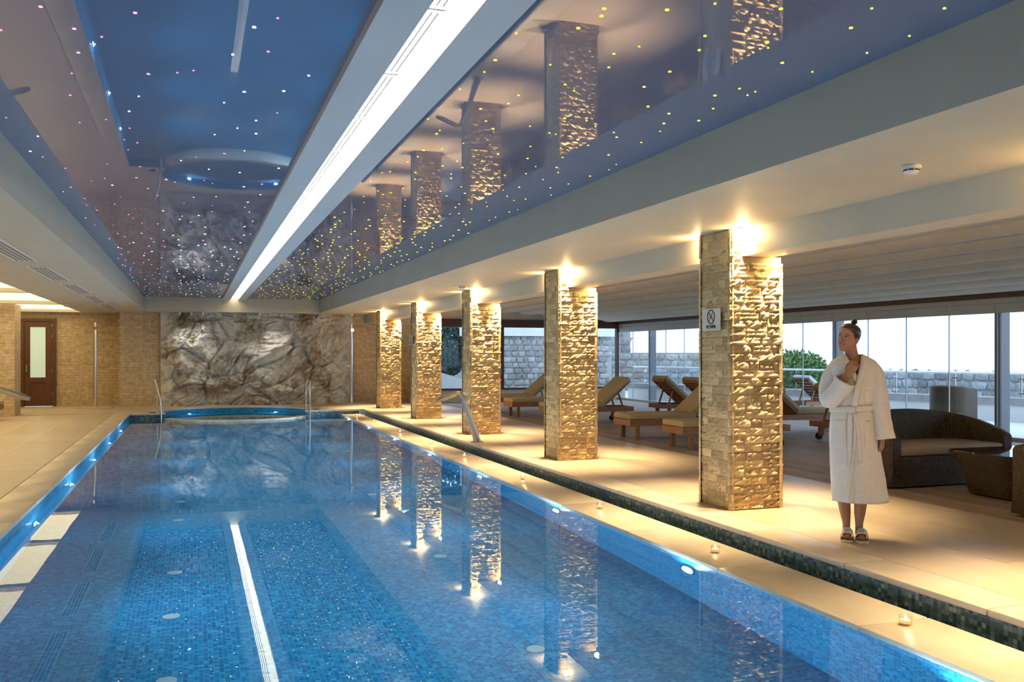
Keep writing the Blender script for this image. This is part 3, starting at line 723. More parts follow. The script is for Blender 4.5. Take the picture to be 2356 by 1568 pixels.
# --- small spotlights washing the rock face
rs = bpy.data.lights.new('rock_spot', 'SPOT'); rs.energy = 9; rs.color = (1.0,.90,.76); rs.spot_size = math.radians(80); rs.spot_blend = .9; rs.shadow_soft_size = .03
for k, x in enumerate((-.35, -.05, .25, 1.75, 2.05, 2.35)):
    t = thing('rock_spotlight', 'small spotlight above the rock wall, %s from the left' % ordn[k], 'lamp', (x, 26.45, SOF), 0, 'spotlights above the rock wall')
    MB().tube([(0,0,-.001),(0,0,-.03)], .012, 8).build('stem', M['white_plastic'], t, True)
    MB().tube([(0,-.01,-.03),(0,.05,-.075)], .028, 12).build('barrel', M['white_plastic'], t, True)
    lo = bpy.data.objects.new('lamp_light', rs); COL.objects.link(lo); lo.parent = t; lo.location = (0,.062,-.088); lo.rotation_euler = (math.radians(14),0,0)
# --- smoke detectors
def detector(x, y, label):
    t = thing('smoke_detector', label, 'smoke detector', (x, y, SOF), 0, 'ceiling smoke detectors')
    MB().lathe([(.055,0),(.060,-.012),(.058,-.022),(.001,-.022)], 20).build('base', M['white_plastic'], t, True)
    MB().lathe([(.044,-.022),(.046,-.040),(.034,-.055),(.001,-.058)], 20).build('cap', M['white_plastic'], t, True)
    for k in range(8):
        a = k*PI/4; MB().bar((.0465*math.cos(a-.3),.0465*math.sin(a-.3),-.032),(.0465*math.cos(a+.3),.0465*math.sin(a+.3),-.032),.004,.008).build('slot', M['dark'], t)
detector(4.15, 4.47, 'white smoke detector in the foreground ceiling on the right')
detector(4.29, 14.86, 'small white smoke detector near the third column')
detector(4.30, 26.3, 'tiny white smoke detector by the rock wall')
detector(-3.4+.6, 23.55, 'tiny smoke detector between the glowing coffers')

# ------------------------------------------------------------------ furniture
def lounger(label, loc, rz, cushion, group):
    t = thing('sun_lounger', label, 'sun lounger', loc, rz, group)   # foot at x=0, head towards +x, centred on y
    for s_ in (-1, 1):
        MB().bar((0,.30*s_,.285),(1.92,.30*s_,.285),.04,.10).build('side_rail', M['teak'], t)
    MB().bar((.02,-.28,.285),(.02,.28,.285),.04,.10).build('end_rail', M['teak'], t)
    MB().bar((1.90,-.28,.285),(1.90,.28,.285),.04,.10).build('end_rail', M['teak'], t)
    for x in (.16, 1.72):
        for s_ in (-1, 1):
            lg = MB().bbox(x-.035,x+.035,.275*s_-.035,.275*s_+.035,0 if x < 1 else .07,.30,.005).build('leg', M['teak'], t)
            if x > 1:
                q = MB().lathe([(.001,-.02),(.06,-.02),(.06,.02),(.001,.02)], 16); q.v = [(x+a, .275*s_+c+.055*s_, .0605+b) for a,b,c in q.v]
                q.build('wheel', M['dark'], lg, True)
    for k in range(9): MB().box(.06+.135*k,.15+.135*k,-.285,.285,.322,.336).build('slat', M['teak'], t)
    a = math.radians(40); ca, sa = math.cos(a), math.sin(a)
    def P(u, y, v): return (1.22+u*ca-v*sa, y, .345+u*sa+v*ca)
    b = MB().bar(P(.79,-.29,0),P(.79,.29,0),.035,.035).build('backrest', M['teak'], t)
    for s_ in (-1, 1): MB().bar(P(0,.29*s_,0),P(.80,.29*s_,0),.04,.035).build('back_rail', M['teak'], b)
    for k in range(7): MB().bar(P(.06+.115*k,-.28,.005),P(.06+.115*k,.28,.005),.014,.085,(-sa,0,ca)).build('slat', M['teak'], b)
    for s_ in (-1, 1): MB().bar(P(.48,.22*s_,-.02),(1.72,.22*s_,.30),.03,.03).build('prop', M['teak'], b)
    MB().bbox(.0,1.27,-.325,.325,.338,.435,.022).build('cushion', M[cushion], t, True, 50)
    q = MB().bbox(.02,.84,-.325,.325,.018,.11,.022); q.v = [P(x,y,z) for x,y,z in q.v]
    q.build('back_cushion', M[cushion], t, True, 50)
    for s_ in (-1, 1): MB().tube([(.32,.335*s_,.34),(.33,.345*s_,.26),(.30,.34*s_,.20)], .004, 5).build('tie', M[cushion], t)
    return t
g1 = 'loungers along the columns'
L0 = lounger('khaki cushioned sun lounger nearest the front, behind the sign column', (6.94, 12.42, 0), 0, 'cushion', g1)
for (x, y, lb) in [(6.92,14.13,'khaki cushioned sun lounger fully seen between the first two columns'),
                   (6.90,17.75,'khaki sun lounger with its raised back seen just right of the second column'),
                   (6.86,19.95,'khaki sun lounger whose foot shows left of the second column'),
                   (6.90,22.0,'khaki sun lounger farthest back in the row by the columns')]:
    copy_tree(L0, (x, y, 0), 0, lb)
for (x, y, lb) in [(11.72,12.55,'teak sun lounger turned to the windows, slatted back seen beside the woman'),
                   (11.72,14.40,'teak sun lounger turned to the windows, half hidden by the sign column'),
                   (11.72,16.95,'teak lounger turned to the windows, only its back corner showing left of the sign column'),
                   (11.72,18.30,'teak lounger turned to the windows, slatted back in the middle of the lounge')]:
    o = copy_tree(L0, (x, y, 0), PI, lb); o['group'] = 'loungers facing the windows'
copy_tree(L0, (-3.95, 22.42, 0), PI, 'sun lounger on the left deck in front of the stone pillar')
lounger('pale cushioned sun lounger outside on the terrace', (15.75, 18.6, -.03), PI, 'cushion_white', 'terrace furniture')

def rrect(x0, x1, y0, y1, r, z, n=5):
    pts = []
    for cx_, cy_, a in ((x1-r,y1-r,0),(x0+r,y1-r,PI/2),(x0+r,y0+r,PI),(x1-r,y0+r,3*PI/2)):
        for k in range(n+1): pts.append((cx_+r*math.cos(a+PI/2*k/n), cy_+r*math.sin(a+PI/2*k/n), z))
    return pts
def wicker_seat(name, label, cat, loc, rz, W_, D_, hb, ha, group):
    t = thing(name, label, cat, loc, rz, group)      # centred on x, front at y=0, back at y=D_
    hw = W_/2
    MB().loft([rrect(-hw+.04,hw-.04,.03,D_-.04,.10,.015), rrect(-hw+.02,hw-.02,.0,D_-.02,.10,.18), rrect(-hw+.03,hw-.03,.01,D_-.03,.10,.335)], True).build('base', M['wicker'], t, True, 50)
    # curved shell: arms and back in one sweep
    path = []; n = 14
    for k in range(6): path.append((-hw+.06, .02 + (D_-.30)*k/6))
    for k in range(n+1):
        a = PI - (PI/2)*k/n; path.append((-hw+.06+.30+.30*math.cos(a), D_-.32+.26*math.sin(a)))
    m_ = 10
    for k in range(1, m_): path.append((-hw+.36+(W_-.72)*k/m_, D_-.06))
    for k in range(n+1):
        a = PI/2 - (PI/2)*k/n; path.append((hw-.36+.30*math.cos(a), D_-.32+.26*math.sin(a)))
    for k in range(1, 7): path.append((hw-.06, .02+(D_-.30)*(1-k/6)))
    ro = []
    tot = len(path); cum = [0]
    for (a1, b1), (a2, b2) in zip(path, path[1:]): cum.append(cum[-1] + math.hypot(a2-a1, b2-b1))
    for i, (x, y) in enumerate(path):
        px, py = path[max(0,i-1)]; nx_, ny_ = path[min(tot-1,i+1)]
        dx, dy = nx_-px, ny_-py; l_ = math.hypot(dx,dy); nx2, ny2 = dy/l_, -dx/l_      # inward
        s_ = abs(2*i/(tot-1)-1)
        h = ha + (hb-ha)*math.sin(PI*cum[i]/cum[-1])**.8
        th_ = .055; ring_ = []
        for (o_, zz) in ((-th_-.02,.02),(-th_,.20),(-th_*1.0,h-.03),(-th_*.5,h),(th_*.5,h),(th_,h-.03),(th_,.20),(th_,.02)):
            ring_.append((x+nx2*o_, y+ny2*o_, zz))
        ro.append(ring_)
    MB().loft(ro, True).build('shell', M['wicker'], t, True, 50)
    MB().bbox(-hw+.12,hw-.12,.02,D_-.12,.336,.445,.03).build('seat_cushion', M['seatpad'], t, True, 50)
    return t
wicker_seat('wicker_sofa', 'dark wicker sofa with a curved back behind the woman', 'sofa', (7.90, 7.86, 0), 0, 1.68, .86, .80, .55, 'wicker lounge set')
wicker_seat('wicker_armchair', 'dark wicker armchair cut off at the right edge', 'armchair', (7.42, 6.25, 0), PI-.1, .92, .86, .74, .62, 'wicker lounge set')
wicker_seat('wicker_armchair', 'wicker armchair outside behind the glass, seen above the sofa', 'armchair', (14.55, 14.35, -.03), -PI/2+.25+PI, .74, .72, .86, .80, 'terrace furniture')
t = thing('coffee_table', 'tapered wicker coffee table with a dark glass top', 'table', (7.93, 7.10, 0), 0, 'wicker lounge set')
MB().loft([rrect(-.36,.36,-.30,.30,.10,.012), rrect(-.37,.37,-.31,.31,.10,.03), rrect(-.41,.41,-.34,.34,.11,.20), rrect(-.46,.46,-.38,.38,.13,.33), rrect(-.52,.52,-.43,.43,.15,.40), rrect(-.535,.535,-.445,.445,.15,.43), rrect(-.52,.52,-.43,.43,.15,.445)], True).build('body', M['wicker'], t, True, 50)
MB().loft([rrect(-.525,.525,-.435,.435,.15,.446), rrect(-.525,.525,-.435,.435,.15,.454)], True).build('glass_top', M['blackglass'], t, True, 30)

# ------------------------------------------------------------------ outside
struct('terrace', MB().box(13.05, 60, -30, 70, -.4, -.03), M['terrace'], 'pale paved terrace outside the glazing')
struct('terrace', MB().box(-10, 13.05, 26.8, 70, -.4, -.05), M['terrace'], 'pale paved ground outside the lounge end')
def rubble(name, label, p0, p1, zt, seed, size, thick=.5, nmax=160, zb=-.05):
    p0 = Vector((*p0,0)); p1 = Vector((*p1,0)); d = (p1-p0); ln = d.length; d.normalize(); nrm = Vector((d.y,-d.x,0))
    t = sroot(name, label)
    q = MB(); a, b = p0, p1; c_, e_ = p1-nrm*thick, p0-nrm*thick
    q.prism([(v.x,v.y) for v in (a,b,c_,e_)], zb, zt); q.build('wall_core', M['rubble_mortar'], t)
    rr = random.Random(seed); blobs = []
    for k in range(6):
        bm = bmesh.new(); bmesh.ops.create_icosphere(bm, subdivisions=1, radius=.5)
        for v in bm.verts: v.co = Vector([math.copysign(abs(a)**.72*.82, a) for a in v.co])*(1 + rr.uniform(-.20,.14))
        me = bpy.data.meshes.new('stone'); bm.to_mesh(me); bm.free(); me.materials.append(M['rubble'])
        blobs.append(me)
    z = zb; cnt = 0
    while z < zt - size*.3 and cnt < nmax:
        h = size*rr.uniform(.6,1.05); x = rr.uniform(-.2,.1)*size
        while x < ln and cnt < nmax:
            w_ = size*rr.uniform(.7,1.8)
            if x + w_ < ln + size*.3:
                p = p0 + d*(x+w_/2); o = link('stone', rr.choice(blobs), t, (p.x, p.y, min(z+h/2, zt-h*.4)), math.atan2(d.y,d.x)+rr.uniform(-.1,.1), (w_*1.02, .16, h*1.05)); cnt += 1
            x += w_*.93
        z += h*.9
    return t
rubble('wall_garden', 'rubble stone retaining wall outside the wider lounge window', (9.3,31.5), (15.0,31.5), 2.10, 3, .25, .6, 280)
struct('trim_5', MB().box(9.2,15.1,31.3,32.2,2.10,2.42), M['white_wall'], 'pale capping on the garden retaining wall')
rubble('wall_garden', 'rubble stone house wall above the garden capping', (10.2,35.0), (16.5,35.0), 4.2, 5, .45, .6, 60, 2.0)
q = MB().add([(6.6,29,-.05),(8.6,29,-.05),(8.6,29,.55),(6.75,29,1.12),(6.6,29,1.12),(6.6,29.4,-.05),(8.6,29.4,-.05),(8.6,29.4,.55),(6.75,29.4,1.12),(6.6,29.4,1.12)],
             [(0,1,2,3,4),(9,8,7,6,5),(1,6,7,2),(2,7,8,3),(3,8,9,4),(4,9,5,0)])
struct('wall_stair', q, M['white_wall'], 'sloping cream stair parapet outside the lounge window')
RA, RB = Vector((13.55,27.2,0)), Vector((18.6,8.0,0)); rd = (RB-RA).normalized(); rn = Vector((-rd.y, rd.x, 0))
def along(k, off=0): p = RA + rd*k + rn*off; return p
rl = (RB-RA).length
pq = [along(0,0), along(rl,0), along(rl,.45), along(0,.45)]
struct('wall_parapet', MB().prism([(p.x,p.y) for p in pq], -.05, .34), M['white_wall'], 'low white parapet along the terrace edge')
pq = [along(0,-.03), along(rl,-.03), along(rl,.48), along(0,.48)]
struct('trim_6', MB().prism([(p.x,p.y) for p in pq], .34, .49), M['rubble_mortar'], 'rough stone capping of the terrace parapet')
rg = thing('glass_railing', 'glass railing with steel posts along the terrace edge', 'railing')
MB().tube([along(0,.24)+Vector((0,0,1.02)), along(rl,.24)+Vector((0,0,1.02))], .028, 10).build('top_rail', mat('rail_white', (.82,.84,.86), .3), rg, True)
k = .6; n_ = 0
while k < rl:
    p = along(k,.24); po = MB().tube([p+Vector((0,0,.49)), p+Vector((0,0,1.0))], .018, 8).build('post', M['chrome'], rg, True)
    for z in (.58,.9): MB().bar(p-rd*.07+Vector((0,0,z)), p+rd*.07+Vector((0,0,z)), .03,.03).build('clamp', M['chrome'], po)
    a, b = along(k+.06,.24), along(k+1.44,.24)
    if k + 1.5 < rl:
        u_ = rn*.005; MB().prism([((a-u_).x,(a-u_).y),((b-u_).x,(b-u_).y),((b+u_).x,(b+u_).y),((a+u_).x,(a+u_).y)], .54, .98).build('pane', M['glass'], rg)
    k += 1.5; n_ += 1
rubble('wall_garden', 'rubble stone wall beyond the terrace railing on the right', (19.2,27.5), (23.5,9.0), .95, 8, .32, .6, 240)
rubble('wall_garden', 'taller rubble stone wall beyond the railing at the glass corner', (15.2,34.0), (20.6,31.0), 1.5, 9, .34, .6, 160)
rubble('wall_garden', 'stone buttress rising above the corner wall', (16.3,36.6), (18.0,35.9), 3.3, 10, .5, .8, 60)
def slab_hill(name, label, pts, y0, y1, mt):
    q = MB(); n = len(pts); q.add([(x,y0,z) for x,z in pts]+[(x,y1,z) for x,z in pts], [tuple(range(n)), tuple(reversed(range(n,2*n)))]+[(i,n+i,n+(i+1)%n,(i+1)%n) for i in range(n)])
    struct(name, q, mt, label)
def bush(name, label, c, rx, rz_, n, mt, seed, lw=.16, trunk=True, group=None):
    rr = random.Random(seed); t = thing(name, label, 'bush' if rz_ < 1 else 'tree', (c[0],c[1],c[2]), 0, group)
    q = MB()
    for i in range(n):
        v = Vector((rr.gauss(0,1),rr.gauss(0,1),rr.gauss(0,1))).normalized()*rr.uniform(.35,1)**.5
        p = Vector((v.x*rx, v.y*rx, rz_ + v.z*rz_)); dv = Vector((rr.gauss(0,1),rr.gauss(0,1),rr.gauss(.6,.8))).normalized()
        sd = dv.cross(Vector((rr.gauss(0,1),rr.gauss(0,1),rr.gauss(0,1)))).normalized()*lw*.3; dv *= lw
        q.add([p, p+dv*.5+sd, p+dv, p+dv*.5-sd], [(0,1,2,3)])
    o = q.build('foliage', mt, t); o['kind'] = 'stuff'
    if trunk: MB().tube([(0,0,-c[2]-.05),(0,.02,rz_*.6),(.05,0,rz_*1.2)], [.09,.07,.03], 8).build('trunk', M['bark'], t, True)
    return t
bush('garden_bush', 'leafy green bush behind the terrace railing left of the woman', (17.6,23.9,0), 1.15, .78, 5200, M['leaf'], 4, .12)
bush('pine_tree', 'dark blue green pine outside the lounge end window', (8.8,33.2,.5), 1.05, 1.2, 5000, M['leaf_dark'], 5, .16)
bush('pine_tree', 'dark pine crown at the top of the narrow lounge window', (10.6,39.0,2.4), 2.3, 1.0, 4000, M['leaf_dark'], 6, .18)
slab_hill('hillside', 'rough pale hillside beyond the lounge end window', [(-2,-.05),(22,-.05),(22,1.2),(14,2.2),(9,2.4),(4,2.3),(-2,1.8)], 44, 48, M['rubble_mortar'])
q = MB().add([(20,33,-.05),(27,30,-.05),(24,32.5,1.4),(21.5,34,1.5),(21,38,-.05)], [(0,1,2,3),(0,3,4),(1,4,3,2)])
struct('hillside', q, M['rubble_mortar'], 'rocky mound beyond the terrace behind the woman')
# ------------------------------------------------------------------ woman in a white robe
M['skin'] = noisy(mat('skin', rough=.5, spec=.35), [(.3,(.36,.175,.10)),(.7,(.42,.21,.125))], 6, 3)[0]
B(M['skin']).inputs['Subsurface Weight'].default_value = .06; B(M['skin']).inputs['Subsurface Radius'].default_value = (.02,.008,.004)
M['hair'] = noisy(mat('dark_hair', rough=.42), [(.35,(.012,.008,.006)),(.65,(.035,.020,.013))], 40, 4, 'Object', (1,1,.2), bump=.3, bscale=120, bdist=.002)[0]
M['robe'] = noisy(mat('waffle_cotton', rough=.9, spec=.1), [(.35,(.70,.65,.59)),(.65,(.75,.70,.64))], 30, 3, bump=.2, bscale=160, bdist=.002)[0]
M['lip'] = mat('lips', (.34,.10,.075), .4)
M['eye'] = mat('eye_white', (.6,.57,.52), .25)
M['iris'] = mat('iris', (.03,.018,.012), .2)
def lerp_tab(tab, z):
    if z <= tab[0][0]: return tab[0][1:]
    for a, b in zip(tab, tab[1:]):
        if z <= b[0]:
            t = (z-a[0])/(b[0]-a[0]); t = t*t*(3-2*t)*.5 + t*.5
            return [p+(q-p)*t for p, q in zip(a[1:], b[1:])]
    return tab[-1][1:]
HEAD = [(0,-.068,.0,.015),(.008,-.080,.012,.024),(.03,-.082,.045,.041),(.05,-.082,.068,.052),(.07,-.084,.083,.062),(.09,-.084,.093,.066),
        (.11,-.082,.099,.069),(.13,-.085,.102,.071),(.15,-.087,.102,.072),(.17,-.084,.097,.070),(.19,-.073,.085,.062),(.205,-.057,.067,.050),(.217,-.036,.042,.033),(.2245,-.008,.012,.009)]
def gs(x, s): return math.exp(-(x/s)**2)
def head_pt(phi, z, off=0.0, face=True):       # phi = 0 at the front, positive to +x
    f_, b_, hw = lerp_tab(HEAD, z); yc = .008
    sx, cy_ = math.sin(phi), math.cos(phi)
    x = (hw+off)*math.copysign(abs(sx)**.88, sx)
    y = yc + (f_-off-yc)*cy_ if cy_ > 0 else yc - (b_+off-yc)*cy_
    if face and cy_ > 0:
        for s_ in (-1, 1):
            y += .0085*gs(x-.031*s_, .015)*gs(z-.115, .011)            # eye sockets
            y -= .0055*gs(x-.040*s_, .018)*gs(z-.076, .016)            # cheeks
            y -= .0035*gs(x-.030*s_, .022)*gs(z-.134, .008)            # brows
        y -= .006*gs(x, .018)*gs(z-.012, .013)                          # chin
        y -= .0045*gs(x, .020)*gs(z-.052, .007) ; y += .003*gs(x, .024)*gs(z-.046, .003)
        y += .003*gs(x, .02)*gs(z-.034, .007)
    return Vector((x, y, z))
HM = Matrix.Translation((-.066,-.045,1.466)) @ Matrix.Rotation(math.radians(12),4,'Y') @ Matrix.Rotation(math.radians(3),4,'X') @ Matrix.Rotation(math.radians(-30),4,'Z') @ Matrix.Diagonal((.98,.98,.97,1))
def ell(c, r, n=12, m=8):
    return [[(c[0]+r[0]*math.cos(2*PI*k/n)*math.sin(PI*j/m), c[1]+r[1]*math.sin(2*PI*k/n)*math.sin(PI*j/m), c[2]-r[2]*math.cos(PI*j/m)) for k in range(n)] for j in range(1, m)]
bd = MB()
def addx(rings_or_mb, mtx=None):
    q = rings_or_mb if isinstance(rings_or_mb, MB) else MB().loft(rings_or_mb, True)
    bd.add([(mtx @ Vector(p)) if mtx else p for p in q.v], q.f)
zs = [.0, .004,.008,.014,.02,.026,.032,.038,.043,.047,.051,.055,.06,.066,.072,.078,.084,.09,.096,.102,.108,.113,.118,.123,.128,.134,.14,.15,.16,.17,.18,.19,.198,.205,.212,.218,.222,.2245]
addx([[head_pt(2*PI*k/56, z) for k in range(56)] for z in zs], HM)
addx(MB().tube([(0,-.082,.128),(0,-.090,.108),(0,-.095,.093),(0,-.0975,.086),(0,-.090,.080)], [.006,.0068,.0082,.0092,.006], 12), HM)
for s_ in (-1, 1):
    addx(ell((.0105*s_,-.090,.081), (.0075,.008,.006)), HM)
    addx(ell((.071*s_,.012,.100), (.007,.016,.029)), HM)
addx(MB().tube([(-.02,.005,1.40),(-.022,-.005,1.45),(-.030,-.014,1.50),(-.036,-.012,1.545)], [.062,.050,.048,.050], 20))
TOR = [(.80,-.15,.13,-.10,.11),(.95,-.135,.115,-.09,.09),(1.05,-.125,.105,-.085,.085),(1.2,-.14,.12,-.105,.095),(1.3,-.155,.135,-.105,.10),(1.36,-.16,.14,-.085,.09),(1.395,-.12,.10,-.065,.075),(1.42,-.075,.04,-.05,.06)]
addx([[((a+b)/2+(b-a)/2*math.cos(t), (c+d)/2+(d-c)/2*math.sin(t), z) for t in [2*PI*k/24 for k in range(24)]] for z,a,b,c,d in TOR])
# legs and feet
for (hx, kx, ax, fx, s_) in ((-.085,-.08,-.058,-.052,-1), (.055,.048,.036,.056,1)):
    addx(MB().tube([(hx,0,.85),(hx,.0,.62),(kx,.0,.46),(kx,.012,.34),(kx*.9+ax*.1,.016,.29),(ax*.6+kx*.4,.014,.20),(ax,.010,.12),(ax,.010,.085),(ax,.0,.05)], [.082,.072,.050,.049,.050,.042,.030,.029,.030], 16))
    addx(MB().tube([(ax,.045,.036),(ax,.02,.045),(ax*.7+fx*.3,-.04,.044),(fx,-.09,.034),(fx,-.125,.030),(fx,-.145,.026)], [.020,.031,.032,.034,.033,.020], 14))
    for j in range(5):
        tx = fx + s_*(-.030 + .0150*j); ln = (.0,.004,.0,-.008,-.018)[j]
        addx(MB().tube([(tx,-.135,.030),(tx,-.158-ln,.031),(tx,-.170-ln,.026)], [.0066 if j else .0095,.0064 if j else .0095,.0045], 8))
# arms
addx(MB().tube([(-.15,.0,1.345),(-.185,-.015,1.24),(-.195,-.05,1.10),(-.15,-.115,1.15),(-.085,-.165,1.235),(-.045,-.180,1.285)], [.046,.042,.038,.036,.029,.024], 14))
addx(MB().tube([(.135,.0,1.35),(.155,.0,1.20),(.175,-.0,1.07),(.195,-.015,.92),(.205,-.03,.80)], [.046,.042,.036,.032,.023], 14))
def hand(mt, side, curl, spread=.05):    # wrist at origin, fingers along +z, palm towards +y, thumb at x*side
    addx([[(.030*w_*math.cos(t)+ox, .5*.026*h_*math.sin(t), z) for t in [2*PI*k/14 for k in range(14)]] for z, w_, h_, ox in ((-.015,.80,1.5,0),(.01,.95,1.5,0),(.04,1.2,1.25,0),(.07,1.30,1.1,0),(.088,1.22,.85,0))], mt)
    for j, (fx, fl_) in enumerate(((.0285,.068),(.0095,.076),(-.0095,.071),(-.0275,.056))):
        a = 0; p = Vector((fx*side,0,.080)); pts = [p.copy()]; sp = fx*side*spread*20
        for k, seg in enumerate((.44,.32,.26)):
            a += curl[k]; d = Vector((sp*.25, math.sin(a), math.cos(a))).normalized(); p = p + d*fl_*seg; pts.append(p.copy())
        addx(MB().tube(pts, [.0090,.0084,.0076,.0055], 9), mt)
    addx(MB().tube([(.020*side,.002,.018),(.040*side,.010,.040),(.047*side,.016,.066),(.043*side,.024,.088)], [.013,.0115,.0095,.006], 9), mt)
def frame(o, z, y):
    z = Vector(z).normalized(); y = Vector(y); x = y.cross(z).normalized(); y = z.cross(x)
    return Matrix(((x.x,y.x,z.x,o[0]),(x.y,y.y,z.y,o[1]),(x.z,y.z,z.z,o[2]),(0,0,0,1)))
hand(frame((-.045,-.180,1.285),(.50,.02,.86),(.15,1,-.1)), -1, (.55,.95,.6))
hand(frame((.205,-.03,.80),(-.10,-.05,-1),(-1,.35,0)), -1, (.35,.55,.45))
tmp = bd.build('body', M['skin'])
mo = tmp.modifiers.new('r', 'REMESH'); mo.mode = 'VOXEL'; mo.voxel_size = .0032; mo.adaptivity = 0
dg = bpy.context.evaluated_depsgraph_get(); dg.update()
me = bpy.data.meshes.new_from_object(tmp.evaluated_get(dg)); bpy.data.objects.remove(tmp)
bm = bmesh.new(); bm.from_mesh(me)
for _ in range(3): bmesh.ops.smooth_vert(bm, verts=bm.verts, factor=.5, use_axis_x=True, use_axis_y=True, use_axis_z=True)
bm.to_mesh(me); bm.free()
me.materials.clear(); me.materials.append(M['skin'])
for p in me.polygons: p.use_smooth = True
person = thing('person', 'woman in a white bathrobe standing barefoot in slippers on the tiled walkway', 'person', (4.89, 5.87, .001), -.695)
person['label'] = 'woman in a white belted bathrobe and slippers, one hand raised to her collar'
body = link('body', me, person)
def headpart(q, name, mt, parent=None, smooth=True):
    q.v = [tuple(HM @ Vector(p)) for p in q.v]; return q.build(name, mt, parent or body, smooth, 0)
# hair
def zmin(a):
    a = abs(a)
    return lerp_tab([(0,.186),(.5,.182),(.9,.160),(1.25,.120),(1.5,.100),(1.9,.072),(2.4,.050),(PI,.042)], a)[0]
q = MB().grid(lambda u, v: head_pt(-PI+2*PI*u, zmin(-PI+2*PI*u)+(.2245-zmin(-PI+2*PI*u))*v, .001+.005*min(1,v*2.5)*(.3+.7*min(1,abs(-PI+2*PI*u)/1.2)), False) + Vector((0,0,.004*min(1,v*2))), 64, 22)
hair = headpart(q, 'hair', M['hair'], person)
q = MB().loft(ell((0,.035,.243),(.025,.025,.022)), True); q.loft(ell((.006,.030,.252),(.020,.018,.016)), True)
headpart(q, 'hair_bun', M['hair'], hair)
# face
for s_ in (-1, 1):
    e = headpart(MB().loft(ell((.0305*s_,-.0715,.115),(.0125,.0085,.0065)), True), 'eye', M['eye'])
    headpart(MB().loft(ell((.0290*s_-.002,-.0795,.1155),(.0050,.0025,.0050),10,6), True), 'iris', M['iris'], e)
    headpart(MB().tube([(.018*s_,-.0815,.1175),(.027*s_,-.0815,.1215),(.036*s_,-.0785,.1205),(.044*s_,-.0725,.1165)], [.0012,.0019,.0019,.001], 6), 'eyelash', M['hair'])
    headpart(MB().tube([(.013*s_,-.0885,.1325),(.027*s_,-.0865,.1365),(.040*s_,-.0790,.1355),(.049*s_,-.0690,.131)], [.0016,.0026,.0023,.001], 6), 'eyebrow', M['hair'])
q = MB().tube([(-.030,-.0740,.0590),(-.015,-.0870,.0545),(0,-.0905,.0535),(.015,-.0870,.0545),(.030,-.0740,.0590)], [.0012,.0028,.0032,.0028,.0012], 8)
headpart(q, 'upper_lip', M['lip'])
q = MB().tube([(-.029,-.0745,.0580),(-.015,-.0860,.0460),(0,-.0885,.0425),(.015,-.0860,.0460),(.029,-.0745,.0580)], [.0012,.0030,.0036,.0030,.0012], 8)
headpart(q, 'lower_lip', M['lip'])
headpart(MB().loft(ell((0,-.0800,.0500),(.022,.0085,.0052)), True), 'teeth', M['eye'])
MB().tube([(-.022+.058*math.sin(a), -.014-.060*math.cos(a)*(1 if math.cos(a) > 0 else .75), 1.420-.020*math.cos(a)) for a in [2*PI*k/28 for k in range(29)]], .0016, 6).build('necklace', M['chrome'], person, True)
# robe
RB_ = [(.298,-.160,.240,-.165,.150),(.45,-.168,.218,-.160,.150),(.65,-.176,.188,-.152,.147),(.82,-.180,.165,-.147,.142),(.95,-.172,.150,-.136,.126),(1.02,-.162,.140,-.124,.114),
       (1.10,-.172,.150,-.134,.122),(1.22,-.186,.168,-.142,.128),(1.32,-.192,.176,-.130,.122),(1.375,-.178,.166,-.105,.104),(1.41,-.130,.112,-.085,.090),(1.437,-.090,.060,-.066,.076)]
GAP = [(1.24,.0,.0),(1.30,.024,.010),(1.36,.050,.008),(1.41,.066,.0),(1.437,.075,.0)]
def robe_pt(t, z, off=0.0):
    a, b, c, d = lerp_tab(RB_, z); cx_, cy_ = (a+b)/2, (c+d)/2; hx, hy = (b-a)/2+off, (d-c)/2+off
    low = max(0, (.95-z)/.65)
    fold = 1 + (.030*math.sin(7*t+1.3+z*1.5)+.018*math.sin(13*t+z*4))*low + .012*math.sin(9*t+z*22)*(1-min(1,abs(z-1.05)/.12)) + .010*noise.noise(Vector((math.cos(t)*2, math.sin(t)*2, z*5)))
    return Vector((cx_+hx*math.cos(t)*fold, cy_+hy*math.sin(t)*fold, z))
def robe_front(x, z, off=.006):
    a, b, c, d = lerp_tab(RB_, z); cx_ = (a+b)/2; hx = (b-a)/2
    ct = max(-.98, min(.98, (x-cx_)/hx)); t = -math.acos(ct); p = robe_pt(t, z, off)
    return Vector((x, p.y, z))
rzs = [.298,.32,.36,.41,.47,.53,.6,.67,.74,.81,.87,.92,.96,.985,1.0,1.02,1.04,1.06,1.09,1.13,1.17,1.21,1.24,1.27,1.30,1.33,1.36,1.385,1.41,1.425,1.437]
rings = []
for z in rzs:
    a, b, c, d = lerp_tab(RB_, z); hx = (b-a)/2; g_, gc = lerp_tab(GAP, z)
    t0 = -math.acos(max(-1,min(1,(gc+g_-(a+b)/2)/hx))); t1 = -math.acos(max(-1,min(1,(gc-g_-(a+b)/2)/hx)))
    # run from the right edge of the opening round the back to the left edge
    rings.append([robe_pt(t0 + (2*PI + t1 - t0)*k/64, z) for k in range(65)])
def solid(o, th=.007):
    md = o.modifiers.new('thickness', 'SOLIDIFY'); md.thickness = th; md.offset = 1; return o
robe = solid(MB().loft(rings, False).build('robe', M['robe'], person, True, 0))
